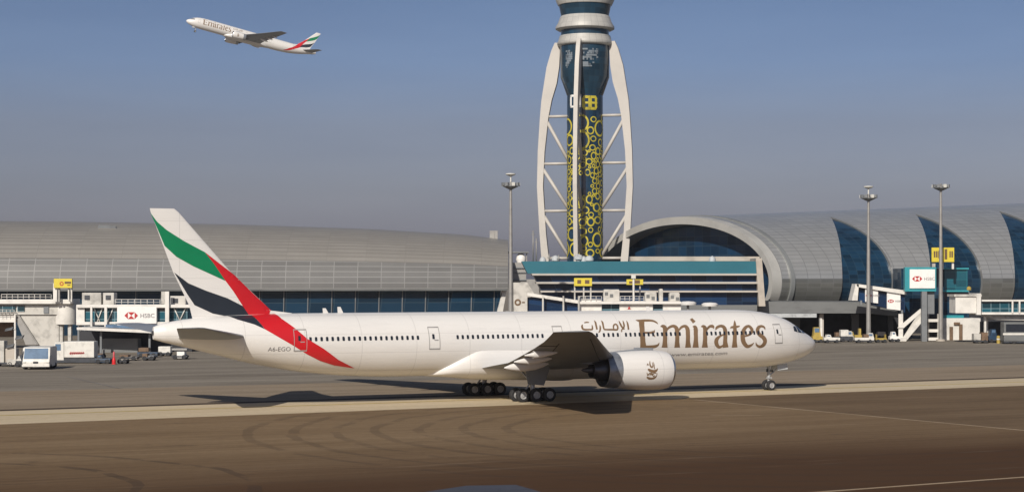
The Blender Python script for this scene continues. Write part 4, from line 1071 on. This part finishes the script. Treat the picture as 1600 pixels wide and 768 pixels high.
# bridge seen over the fuselage, in front of the teal office
A = At(950, 340); jb = thing('jet_bridge', 'white jet bridge seen over the fuselage before the teal office', 'jet bridge', A.o, 0, 'jet bridges')
mb = MB(); quad_box(mb, 340, 5, (824, 457), (905, 469), (905, 474), (824, 462)); A.box(mb, 905, 1064, 470.5, 474.5, 339.6, 5); mb.build('roof', 'bridge', jb)
mb = MB(); quad_box(mb, 341, 4, (824, 462), (905, 474), (905, 486), (824, 486)); mb.build('window', 'glassM', jb)
mb = MB(); A.box(mb, 905, 940, 468, 492, 340.5, 4.4); A.box(mb, 968, 1020, 470, 492, 340.5, 4.4); A.box(mb, 1036, 1064, 474, 492, 340.5, 4.4); mb.build('cab', 'bridge', jb)
mb = MB(); A.box(mb, 940, 968, 474.5, 492, 341, 4); A.box(mb, 1020, 1036, 474.5, 492, 341, 4); mb.build('glazing', 'bridge_glass', jb)
mb = MB(); quad_box(mb, 340.2, 4, (802, 441), (824, 441), (838, 464), (802, 464)); A.box(mb, 802, 824, 464, 492, 340.2, 4); end = mb.build('end_cab', 'bridge2', jb)
q = []
c = A.p(809, 472, 340.15)
for k in range(14):
    a0, a1 = 2 * math.pi * k / 14, 2 * math.pi * (k + 1) / 14
    q.append([(.62 * math.cos(a0), .62 * math.sin(a0)), (.62 * math.cos(a1), .62 * math.sin(a1)), (.3 * math.cos(a1), .3 * math.sin(a1)), (.3 * math.cos(a0), .3 * math.sin(a0))])
q.append([(.75, -.12), (1.3, -.12), (1.3, .12), (.75, .12)])
on_face(q, c, (1, 0, 0), (0, 0, 1)).build('logo', 'signbrown', end)
for x in (847, 879, 903):
    mb = MB(); A.box(mb, x, x + 2.5, 462, 492, 339.3, .3); mb.build('post', 'bridge2', jb)
for x0, x1, y0 in ((943, 968, 453), (1008, 1026, 457), (1030, 1036, 452), (1046, 1062, 458)):
    mb = MB(); A.box(mb, x0, x1, y0, 470.4, 341.5, 2.4, .05); A.box(mb, x0 + 1, x1 - 1, y0 - 1.2, y0, 341.8, 1.8); u = mb.build('rooftop_unit', 'bridge2', jb)
    if x1 - x0 > 10:
        mb = MB(); A.box(mb, x0 + 2, x0 + 7, y0 + 3, y0 + 8, 341.4, .2); A.box(mb, x0 + 10, x0 + 15, y0 + 6, y0 + 11, 341.4, .2); mb.build('grille', 'greywall', u)
mb = MB(); A.box(mb, 790, 1064, 486, 492, 339.8, 5); mb.build('floor', 'bridge2', jb)
for x in (930, 1050, 815):
    mb = MB(); A.box(mb, x, x + 6, 492, 530, 341, 1); mb.build('leg', 'column', jb)
q = [[(-.3, -.25), (.3, -.25), (0, .35)]]
on_face(q, A.p(983, 480.5, 340.4), (1, 0, 0), (0, 0, 1)).build('logo', 'signred', jb)
for px, py in ((1075, 473.5), (1109, 475.5)):
    A2 = At(px, 352); t = thing('roof_dish', 'flat white roof dish on the stand beyond the nose, ' + ('left one' if px < 1090 else 'right one'), 'dish', A2.o, 0, 'flat white roof dishes')
    mb = MB(); p = A2.p(px, py); mb.lathe((0, 0, p.z), (0, 0, 1), [(-.35, .3), (-.3, 1.5), (.1, 1.6), (.35, 1.1), (.42, .02)], 24); mb.build('dish', 'signwhite', t)
    mb = MB(); mb.tube([(0, 0, 0), (0, 0, p.z - .3)], .25, 10); mb.build('pole', 'steel', t)

def roof_rail(parent, A, px0, px1, y0, y1, D, step):
    mb = MB(); n_ = int((px1 - px0) / step)
    for k in range(n_ + 1):
        f = k / n_; x, y = px0 + (px1 - px0) * f, y0 + (y1 - y0) * f
        mb.tube([A.p(x, y, D), A.p(x, y - 8, D)], .045, 5)
    for h_ in (4, 8): mb.tube([A.p(px0, y0 - h_, D), A.p(px1, y1 - h_, D)], .05, 5)
    return mb.build('handrail', 'bridge', parent)
for o_ in [o_ for o_ in bpy.data.objects if o_.name.startswith('jet_bridge')]:
    if 'rotunda' in o_['label']: roof_rail(o_, At(60, 322), 2, 80, 467.5, 467.5, 320.5, 8); roof_rail(o_, At(60, 322), -20, 22, 491.5, 491.5, 319.6, 6)
    elif 'advertisement' in o_['label']: roof_rail(o_, At(200, 316), 180, 250, 475.5, 475.5, 314.2, 9)
    elif 'fuselage' in o_['label']: roof_rail(o_, At(950, 340), 906, 940, 470.5, 470.5, 340.2, 7); roof_rail(o_, At(950, 340), 969, 1006, 470.5, 470.5, 340.2, 7)
# right bridge with two bank panels
A = At(1375, 366); jb = thing('jet_bridge', 'sloping white framed bridge with two bank panels above the dark canopy', 'jet bridge', A.o, 0, 'jet bridges')
mb = MB(); quad_box(mb, 365, 4, (1338, 443), (1416, 453.5), (1416, 460), (1340, 448)); quad_box(mb, 365, 4, (1337, 443), (1342, 444), (1340, 469), (1331, 469)); mb.build('frame', 'bridge', jb)
mb = MB(); quad_box(mb, 366, 3, (1341, 447), (1414, 459), (1414, 488), (1341, 470)); mb.build('window', 'glassM', jb)
for x0, x1, ya, yb in ((1352, 1372, 447.5, 471), (1386, 1407, 454, 482)):
    mb = MB(); quad_box(mb, 365.5, .4, (x0, ya), (x1, ya + 2.5), (x1, yb + 2.5), (x0, yb)); pnl = mb.build('advert_panel', 'signwhite', jb)
    bank_logo(pnl, A.p((x0 + x1) / 2 - .3, (ya + yb) / 2 + 2, 365.44), 18 * 366 / F)
for x, ya, yb in ((1344, 469, 476), (1408, 484, 530)):
    mb = MB(); A.box(mb, x, x + 3, ya, yb, 365.5, .5); mb.build('leg', 'column', jb)

# billboard and its column
A = At(1450, 362); bb = thing('billboard', 'white bank billboard in a teal frame on a grey column', 'billboard', A.o)
mb = MB(); A.box(mb, 1414, 1463, 417, 455, 362.05, 1.4, .05); mb.build('frame', 'teal_edge', bb)
mb = MB(); A.box(mb, 1421.5, 1461, 420.5, 450, 361.8, .3); pnl = mb.build('board', 'signwhite', bb)
c = A.p(1435, 435.5, 361.77); q = []
hexa_ = lambda r: [(r * math.cos(math.pi / 3 * k), r * math.sin(math.pi / 3 * k)) for k in range(6)]
bank_logo(pnl, A.p(1440, 435.2, 361.77), 29 * 362 / F)
mb = MB(); A.box(mb, 1440.5, 1448.5, 455, 534.5, 361.9, 1.0); A.box(mb, 1448.5, 1460, 455, 490, 363, 1.2); mb.build('column', 'column', bb)

# teal stair tower behind it
A = At(1480, 372); tt = thing('stair_tower', 'teal glazed stair tower behind the billboard', 'building', A.o)
mb = MB(); A.box(mb, 1476, 1512, 420.5, 453, 372, 8); mb.build('upper_glazing', 'teal_glass', tt)
mb = MB(); A.box(mb, 1408, 1476, 419, 496, 373, 8); A.box(mb, 1476, 1514, 456, 496, 373, 7); mb.build('glazing', 'glassR', tt)
for y in (418, 453):
    mb = MB(); A.box(mb, 1474, 1514, y, y + 2.6, 371.6, 8.6); mb.build('trim', 'teal_edge', tt)
mb = MB(); A.box(mb, 1474, 1506, 492, 496.5, 371.5, 1); mb.build('sill', 'teal_edge', tt)
mb = MB(); A.box(mb, 1470, 1532, 496.6, 533, 371, 8); mb.build('wall', 'bridge', tt)
for x, y0 in ((1484, 510), (1499, 506)):
    mb = MB(); A.box(mb, x, x + 5, y0, 533, 370.7, .4); mb.build('door', 'vehbrown', tt)
mb = MB(); A.box(mb, 1491, 1500, 503, 507, 370.6, .4); mb.build('wall_light', 'vehbrown', tt)

# external white stairs
A = At(1430, 364); sr = thing('boarding_stairs', 'white external staircase rising to the column under the billboard', 'stairs', A.o)
for off_ in (0, 1.9):
    mb = MB(); quad_box(mb, 363.6 + off_, .25, (1438, 482), (1446, 482), (1412, 512), (1402, 512)); mb.build('handrail', 'bridge', sr)
    mb = MB(); quad_box(mb, 363.5 + off_, .3, (1440, 494), (1448, 494), (1416, 532), (1406, 532)); mb.build('stringer', 'bridge', sr)
mb = MB()
for k in range(14):
    f = k / 14; p = A.p(1444 - 34 * f, 496 + 37 * f, 363.8); mb.box((p.x - .35, p.y, p.z - .08), (p.x + .35, p.y + 1.7, p.z))
mb.build('treads', 'bridge2', sr)
mb = MB(); A.box(mb, 1404, 1411, 490, 533, 363.9, .2); A.box(mb, 1399, 1416, 527, 534, 363.2, 2.2); mb.build('landing', 'bridge', sr)
mb = MB(); quad_box(mb, 363.7, .15, (1438, 485), (1448, 485), (1446, 499), (1408, 531)); mb.build('side_panel', 'bridge2', sr)
for y in (498, 514, 527):
    mb = MB(); A.box(mb, 1449, 1470, y, y + 4.5, 364.5, 3); mb.build('landing', 'bridge', sr)
mb = MB(); A.box(mb, 1465, 1469, 490, 534, 364.6, .4); A.box(mb, 1449.5, 1452, 490, 534, 366, .4); mb.build('post', 'bridge2', sr)
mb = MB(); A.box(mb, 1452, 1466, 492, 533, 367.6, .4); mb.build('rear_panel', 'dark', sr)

# bridge at the right edge
A = At(1560, 352); jb = thing('jet_bridge', 'white jet bridge with boxy cab and glazed tunnel behind dark bus', 'jet bridge', A.o, 0, 'jet bridges')
mb = MB(); A.box(mb, 1493, 1532, 463, 489, 350.5, 5, .06); cab = mb.build('cab', 'bridge', jb)
mb = MB(); A.box(mb, 1491, 1534, 459.5, 463, 350.2, 5.6); mb.build('cab_roof', 'bridge2', jb)
mb = MB(); A.box(mb, 1526, 1533, 458, 491.5, 350, 5.9, .04); mb.build('cab_frame', 'bridge', jb)
mb = MB(); A.box(mb, 1534, 1680, 468, 470.4, 351, 4); A.box(mb, 1534, 1680, 487.4, 491, 351, 4); mb.build('tunnel', 'bridge', jb)
mb = MB(); A.box(mb, 1534, 1680, 470.4, 487.4, 351.7, 2.8); mb.build('window', 'bridge_glass', jb)
for x in (1581, 1592, 1626):
    mb = MB(); A.box(mb, x, x + 2.4, 468.4, 489, 350.8, .3); mb.build('post', 'bridge', jb)
mb = MB(); quad_box(mb, 352.5, 3, (1535, 492), (1680, 495), (1680, 502), (1555, 499)); mb.build('underframe', 'bridge2', jb)
for x in (1538, 1541):
    mb = MB(); A.box(mb, x, x + 3, 491, 534, 353 + (x - 1538), .5); mb.build('leg', 'bridge', jb)
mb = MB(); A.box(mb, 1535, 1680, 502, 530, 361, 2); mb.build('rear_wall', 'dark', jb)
A = At(1514, 352); t = thing('beacon', 'small yellow beacon light on jet bridge cab roof', 'beacon', P(1514, 459.4, 352))
mb = MB(); mb.tube([(0, 0, 0), (0, 0, .75)], .06, 8); mb.build('pole', 'steel', t)
mb = MB(); mb.lathe((0, 0, .75), (0, 0, 1), [(0, .2), (.05, .4), (.5, .42), (.72, .2), (.75, .02)], 14); mb.build('lamp', 'vehyellow', t)

# ------------------------------------------------------------------ vehicles and ground equipment
def wheel_pair(t, xs, y0, y1, r=.42, w=.28):
    for x in xs:
        for y in (y0, y1):
            mb = MB(); mb.lathe((x, y - w / 2, r), (0, 1, 0), [(0, .01), (.02, r * .5), (0, r * .6), (0, r * .85), (w * .2, r), (w * .8, r), (w, r * .85), (w, r * .6), (w - .02, r * .5), (w, .01)], 18); mb.build('wheel', 'tyre', t)
def gbase(px, py): return ground_at(px, py)
# white van facing the camera
g = gbase(56, 577); g = g + Vector((0, 0, 0)); k = g.y / F
t = thing('airport_van', 'white van seen from the front with pale blue windscreen', 'van', g, R(4))
w, hgt = 43 * k, 35 * k
mb = MB()
prof = [(0, .35), (-.05, 1.0), (.1, 1.35), (.55, hgt - .1), (1.0, hgt), (5.6, hgt), (5.8, hgt - .3), (5.8, .35)]
mb.prism([(-w / 2 + .05, y, z) for y, z in prof], (w - .1, 0, 0)); bmesh.ops.bevel(mb.bm, geom=mb.bm.edges[:], offset=.07, segments=2, affect='EDGES')
body = mb.build('body', 'vehwhite', t)
mb = MB(); a, b = (.14, 1.42), (.53, hgt - .16)
mb.poly([(-w / 2 + .22, a[0] - .05, a[1]), (w / 2 - .22, a[0] - .05, a[1]), (w / 2 - .3, b[0] - .05, b[1]), (-w / 2 + .3, b[0] - .05, b[1])]); mb.build('windscreen', 'vehglass', t)
mb = MB(); mb.box((-w / 2 + .02, -.18, .38), (w / 2 - .02, .02, .68), .04); mb.build('bumper', 'vehwhite', t)
mb = MB(); mb.box((-.35, -.09, .82), (.3, -.02, 1.08)); mb.build('grille', 'vehdark', t)
mb = MB(); mb.poly([(w / 2 - .95, .33, 2.05), (w / 2 - .45, .33, 2.05), (w / 2 - .7, .5, 2.5)]); mb.build('sticker', 'signred', t)
for x in (-w / 2 + .3, w / 2 - .3):
    mb = MB(); mb.box((x - .22, -.1, .85), (x + .22, -.02, 1.08), .02); mb.build('headlight', 'lamp', t)
    mb = MB(); s_ = -1 if x < 0 else 1; mb.box((x + s_ * .42 - .12, .1, 1.5), (x + s_ * .42 + .12, .2, 1.95), .02); mb.build('mirror', 'vehdark', t)
mb = MB(); mb.box((-w / 2 - .02, -.05, .5), (-w / 2 + .045, .2, hgt - .3)); mb.build('corner_trim', 'vehdark', t)
wheel_pair(t, (-w / 2 + .3, w / 2 - .3), .9, 4.6)
# white box truck with a red marking
g = gbase(113, 567); k = g.y / F
t = thing('box_truck', 'white box truck with a red marking on its side', 'truck', g)
X = lambda px: (px - 113) * k
Z = lambda py: (567 - py) * k
mb = MB(); mb.box((X(100), 0, Z(558)), (X(147), 2.4, Z(533)), .06); bx_ = mb.build('cargo_box', 'vehwhite', t)
mb = MB(); mb.prism([(X(82), 0, Z(562)), (X(99.5), 0, Z(562)), (X(99.5), 0, Z(534)), (X(86), 0, Z(534)), (X(82), 0, Z(547))], (0, 2.4, 0)); mb.build('cab', 'vehwhite', t)
mb = MB(); mb.box((X(84), .02, Z(566)), (X(150), 2.3, Z(559)), .03); mb.build('chassis', 'vehdark', t)
mb = MB(); mb.box((X(86.5), -.03, Z(547)), (X(95), .04, Z(537))); mb.build('cab_window', 'vehglass', t)
q = [[(X(109 + 3.2 * i), Z(553.2 - .1 * i)), (X(111.4 + 3.2 * i), Z(553.2 - .1 * i)), (X(112.2 + 3.2 * i), Z(549.4)), (X(109.8 + 3.2 * i), Z(549.4))] for i in range(7)] + [[(X(108), Z(552.2)), (X(132), Z(551.6)), (X(132), Z(550.6)), (X(108), Z(551.2))]]
on_face(q, (0, -.012, 0), (1, 0, 0), (0, 0, 1)).build('marking', 'signred', bx_)
wheel_pair(t, (X(90), X(136), X(143)), .2, 2.2, .4)
# tall red cone
g = gbase(178, 568.5); k = g.y / F
t = thing('safety_cone', 'tall red safety cone with a faded sleeve on the apron', 'cone', g)
mb = MB(); mb.lathe((0, 0, 0), (0, 0, 1), [(0, .30), (.08, .30), (.12, .24), (.5, .27), (.8, .19), (1.0, .12), (1.02, .09)], 20, cap0=True); mb.build('cone', 'safetyred', t)
mb = MB(); mb.lathe((0, 0, 0), (0, 0, 1), [(1.0, .12), (1.3, .15), (1.7, .12), (1.8, .04)], 16, cap1=True); mb.build('sleeve', 'fadedred', t)

def gse(name, label, cat, px0, px1, ytop, ybase, body='vehwhite', cab=None, deck=None, group=None, dark='vehdark', length=2.0, extra=()):
    """low apron vehicle seen from the side: chassis, body, optional cab and load"""
    g = gbase((px0 + px1) / 2, ybase); k = g.y / F
    t = thing(name, label, cat, g, 0, group)
    X = lambda px: (px - (px0 + px1) / 2) * k
    Z = lambda py: (ybase - py) * k
    hh = Z(ytop)
    mb = MB(); mb.box((X(px0), .05, .3), (X(px1), length - .05, .55), .03); mb.build('chassis', dark, t)
    if deck:
        for (a, b, y0, y1, m_) in deck:
            mb = MB(); mb.box((X(a), .1, Z(y1)), (X(b), length - .1, Z(y0)), .05); mb.build('body', m_, t)
    if cab:
        a, b, y0, y1, m_ = cab
        mb = MB(); mb.prism([(X(a), .12, Z(y1)), (X(b), .12, Z(y1)), (X(b) - .25, .12, Z(y0)), (X(a) + .2, .12, Z(y0))], (0, length - .24, 0)); c = mb.build('cab', m_, t)
        mb = MB(); mb.box((X(a) + .25, .09, Z(y0 + (y1 - y0) * .55)), (X(b) - .3, .2, Z(y0 + 1.2))); mb.build('window', 'vehglass', c)
    for nm, a, b, y0, y1, m_ in extra:
        mb = MB(); mb.box((X(a), .3, Z(y1)), (X(b), length - .3, Z(y0)), .02); mb.build(nm, m_, t)
    wd = X(px1) - X(px0)
    wheel_pair(t, (X(px0) + wd * .2, X(px1) - wd * .2), .16, length - .16, .34, .24)
    return t
# left cluster
gse('luggage_container', 'grey white cargo container stack at left edge of the apron', 'container', -14, 24, 540, 572, deck=[(-14, 6, 532, 566, 'bridge2'), (8, 24, 544, 566, 'beige')], extra=[('rail', 12, 13.5, 545, 566, 'vehwhite'), ('rail', 19, 20.5, 545, 566, 'vehwhite')])
g = gbase(24, 572); t = thing('floodlight_trailer', 'trailer mast with two dark lamp heads beside the white van', 'floodlight', g)
k = g.y / F
mb = MB(); mb.tube([(0, 0, 0), (0, 0, 57 * k)], .12, 10); mb.build('mast', 'bridge', t)
for a, b in ((-10, 60), (-8, 34), (6, 47)):
    mb = MB(); mb.hexa([((a - 6) * k, -.3, (b - 5) * k), ((a + 5) * k, -.3, (b - 3) * k), ((a + 5) * k, .4, (b - 3) * k), ((a - 6) * k, .4, (b - 5) * k)], [((a - 5) * k, -.1, (b - 1) * k), ((a + 7) * k, -.1, (b + 2) * k), ((a + 7) * k, .5, (b + 2) * k), ((a - 5) * k, .5, (b - 1) * k)]); mb.build('lamp_head', 'vehdark', t)
    mb = MB(); mb.tube([(0, 0, b * k * .95), (a * k, 0, b * k)], .06, 6); mb.build('arm', 'steel', t)
mb = MB(); mb.box((-1.0, -.6, .25), (.9, .8, 1.0), .05); mb.build('trailer', 'bridge2', t)
wheel_pair(t, (-.6, .5), -.5, .7, .34, .22)
gse('tow_tractor', 'dark blue tow tractor beside the red safety cone', 'tractor', 148, 172, 556, 568, deck=[(148, 172, 560, 566, 'vehblue')], cab=(150, 160, 554, 560, 'vehdark'))
gse('service_cart', 'brown and grey service cart with crates beneath the glazed bridge', 'cart', 186, 214, 553, 563, deck=[(186, 200, 554, 561, 'vehbrown'), (201, 214, 557, 561, 'beige')])
gse('belt_loader', 'dark belt loader parked behind the airliner tail cone', 'loader', 214, 246, 540, 558, deck=[(214, 246, 550, 556, 'vehblue'), (216, 232, 543, 549, 'vehbrown')])
gse('ground_power_unit', 'white ground power unit under the airliner tail', 'power unit', 247, 266, 541, 556, deck=[(247, 266, 541, 553, 'vehwhite')], extra=[('grille', 250, 256, 543, 549, 'vehdark')])
gse('service_cart', 'white box cart with dark frame behind the airliner belly', 'cart', 268, 292, 547, 561, deck=[(276, 288, 549, 559, 'signwhite'), (268, 292, 544, 547, 'steel')])
gse('luggage_cart', 'empty brown luggage cart behind the white box truck', 'cart', 150, 160, 548, 560, deck=[(150, 160, 552, 557, 'vehbrown')], extra=[('rail', 150, 151, 546, 557, 'steel'), ('rail', 159, 160, 546, 557, 'steel')])
gse('luggage_cart', 'small beige luggage cart right of the red safety cone', 'cart', 184, 197, 558, 568, deck=[(184, 197, 561, 565, 'beige')])
gse('luggage_cart', 'grey luggage cart with brown crates in front of the dark stores', 'cart', 222, 240, 549, 563, deck=[(222, 230, 552, 559, 'vehbrown'), (231, 240, 555, 559, 'column')])
gse('tow_tractor', 'dark tow tractor left of the white van under the stair enclosure', 'tractor', 24, 36, 556, 573, deck=[(24, 36, 563, 570, 'vehdark')], cab=(26, 33, 556, 563, 'vehwhite'))
gse('service_truck', 'dark truck standing between the stair enclosure and the box truck', 'truck', 66, 84, 545, 563, deck=[(66, 84, 553, 560, 'vehdark'), (70, 84, 546, 553, 'column')])
# right cluster, from left to right
gse('tow_tractor', 'yellow tow tractor just beyond the airliner nose', 'tractor', 1270, 1286, 511, 535, deck=[(1270, 1286, 525, 532, 'vehyellow')], cab=(1271, 1283, 511, 525, 'vehyellow'), extra=[('mast', 1282, 1285, 497, 526, 'bridge')])
gse('tow_tractor', 'low white tow tractor on apron beyond airliner nose', 'tractor', 1288, 1313, 524, 535.5, deck=[(1288, 1313, 527, 533, 'vehwhite')], cab=(1291, 1300, 522.5, 527, 'vehwhite'))
gse('service_truck', 'dark truck with a white load beside the low white tractor', 'truck', 1314, 1333, 512, 534, deck=[(1314, 1326, 515, 525, 'vehwhite'), (1314, 1333, 525, 531, 'vehdark')], cab=(1324, 1333, 517, 526, 'bridge2'))
gse('service_truck', 'white and yellow service truck in front of dark canopy', 'truck', 1336, 1366, 517, 535.5, deck=[(1336, 1366, 527, 533, 'vehwhite'), (1336, 1347, 523, 527, 'vehyellow'), (1350, 1358, 522, 527, 'vehbrown')], cab=(1356, 1366, 520, 528, 'vehwhite'), extra=[('beacon', 1343, 1346, 513, 523, 'vehyellow')])
gse('luggage_cart', 'brown luggage cart under the dark canopy left of the light mast', 'cart', 1306, 1318, 514, 530, deck=[(1306, 1318, 519, 526, 'vehbrown')])
gse('luggage_cart', 'beige luggage cart in the canopy shade right of the light mast', 'cart', 1372, 1384, 512, 529, deck=[(1372, 1384, 518, 525, 'beige')])
gse('tow_tractor', 'small white tractor with orange top by the canopy column', 'tractor', 1326, 1338, 517, 531, deck=[(1326, 1338, 524, 528, 'vehwhite')], cab=(1328, 1335, 518, 524, 'vehyellow'))
gse('luggage_cart', 'yellow flat luggage cart at the foot of the light mast', 'cart', 1369, 1386, 524, 535, deck=[(1369, 1386, 528, 532, 'vehyellow')], extra=[('rail', 1370, 1371, 522, 528, 'vehyellow'), ('rail', 1384, 1385, 522, 528, 'vehyellow')])
gse('tow_tractor', 'white tow tractor parked at foot of the white stairs', 'tractor', 1391, 1407, 518, 534, deck=[(1391, 1407, 525, 531, 'signwhite')], cab=(1393, 1401, 518, 525, 'signwhite'))
gse('luggage_cart', 'brown luggage cart loaded with crates beside the stair tower wall', 'cart', 1522, 1544, 519, 536, deck=[(1522, 1533, 521, 531, 'bridge2'), (1534, 1544, 519, 532, 'vehbrown')])
gse('tow_tractor', 'dark blue tow tractor under the right jet bridge', 'tractor', 1546, 1564, 514, 535, deck=[(1546, 1564, 524, 532, 'vehblue')], cab=(1548, 1558, 514, 524, 'vehblue'))
g = gbase(1615, 537); k = g.y / F
t = thing('apron_bus', 'long dark apron bus with white stripe at right edge', 'bus', g)
X = lambda px: (px - 1615) * k
Z = lambda py: (537 - py) * k
mb = MB(); mb.box((X(1569), .1, Z(533)), (X(1660), 2.7, Z(503)), .1); mb.build('body', 'greywall', t)
mb = MB(); mb.box((X(1572), .06, Z(518)), (X(1658), .2, Z(506))); mb.build('window', 'cabin', t)
mb = MB(); mb.box((X(1567.5), .03, Z(523)), (X(1660), .3, Z(520)), .02); mb.build('stripe', 'vehwhite', t)
mb = MB(); mb.box((X(1569), .2, Z(535)), (X(1660), 2.6, Z(532))); mb.build('skirt', 'vehdark', t)
wheel_pair(t, (X(1585), X(1640)), .25, 2.5, .45)
g = gbase(1560, 536); t = thing('bollard', 'yellow bollard beside the dark apron bus', 'bollard', g)
mb = MB(); mb.lathe((0, 0, 0), (0, 0, 1), [(0, .34), (1.3, .34), (1.45, .2), (1.48, .02)], 16, cap0=True); mb.build('post', 'vehyellow', t)
mb = MB(); mb.lathe((0, 0, 0), (0, 0, 1), [(.7, .345), (.7, .352), (.95, .352), (.95, .345)], 16); mb.build('reflective_band', 'vehwhite', t)

# ------------------------------------------------------------------ dusty air
HZ = 0.00005
if HZ:
    hm = bpy.data.materials.new('dusty_air'); hm.use_nodes = True; hn = hm.node_tree
    for n_ in list(hn.nodes):
        if n_.type == 'BSDF_PRINCIPLED': hn.nodes.remove(n_)
    vol = N(hn, 'ShaderNodeVolumePrincipled', inp={'Color': (.86, .89, .95, 1), 'Density': HZ}); 
    hn.links.new(vol.outputs[0], hn.nodes['Material Output'].inputs['Volume'])
    M['haze'] = hm
    mb = MB(); mb.box((-1500, -400, -1), (1500, 1500, 320)); o = mb.build('haze', 'haze'); o['kind'] = 'stuff'

# ------------------------------------------------------------------ camera, sky, sun
cam = bpy.data.cameras.new('camera'); co = bpy.data.objects.new('camera', cam); COL.objects.link(co)
co.location = (0, 0, H); co.rotation_euler = (R(90), 0, 0)
cam.sensor_width = 36; cam.lens = 36 * F / 1600; cam.shift_y = (HOR - 384) / 1600
cam.clip_start = 1; cam.clip_end = 30000
S.camera = co
sd = Vector((-.52, -1.55, 1.0)).normalized()
elev = math.asin(sd.z); az = math.atan2(sd.x, sd.y)
sun = bpy.data.lights.new('sun', 'SUN'); sun.energy = 4.45; sun.angle = R(.5); sun.color = (1, .93, .83)
so = bpy.data.objects.new('sun', sun); COL.objects.link(so); so.rotation_euler = (-sd).to_track_quat('-Z', 'Y').to_euler()
w = bpy.data.worlds.new('World'); S.world = w; w.use_nodes = True
nt = w.node_tree; bg = nt.nodes['Background']
sky = N(nt, 'ShaderNodeTexSky', sky_type='NISHITA'); sky.sun_disc = False; sky.sun_elevation = elev; sky.sun_rotation = az
sky.air_density = 1.0; sky.dust_density = 2.2; sky.ozone_density = 1.5; sky.altitude = 0
geo = N(nt, 'ShaderNodeTexCoord')
sp = N(nt, 'ShaderNodeSeparateXYZ'); nt.links.new(geo.outputs['Generated'], sp.inputs[0])
tint = ramp(nt, sp.outputs[2], [(0.000, (1.230, 1.181, 1.732)), (0.048, (0.894, 0.849, 1.146)), (0.083, (0.784, 0.738, 0.965)), (0.117, (0.690, 0.740, 1.032)), (0.148, (0.598, 0.669, 0.930)), (.4, (.52, .58, .68))])      # dusty haze low down in the sky
hz = noise(nt, scaled(nt, geo.outputs['Generated'], (3, 3, 22)), 1.6, 5, .6)
tint = mix(nt, 1.0, tint, ramp(nt, hz, [(.3, (.955, .96, .97)), (.7, (1.045, 1.04, 1.03))]), 'MULTIPLY')
col = mix(nt, 1.0, sky.outputs[0], tint, 'MULTIPLY')
nt.links.new(col, bg.inputs[0]); bg.inputs[1].default_value = .072
vs = S.view_settings; vs.view_transform = 'Standard'; vs.look = 'None'; vs.exposure = 0; vs.gamma = 1; vs.use_curve_mapping = False
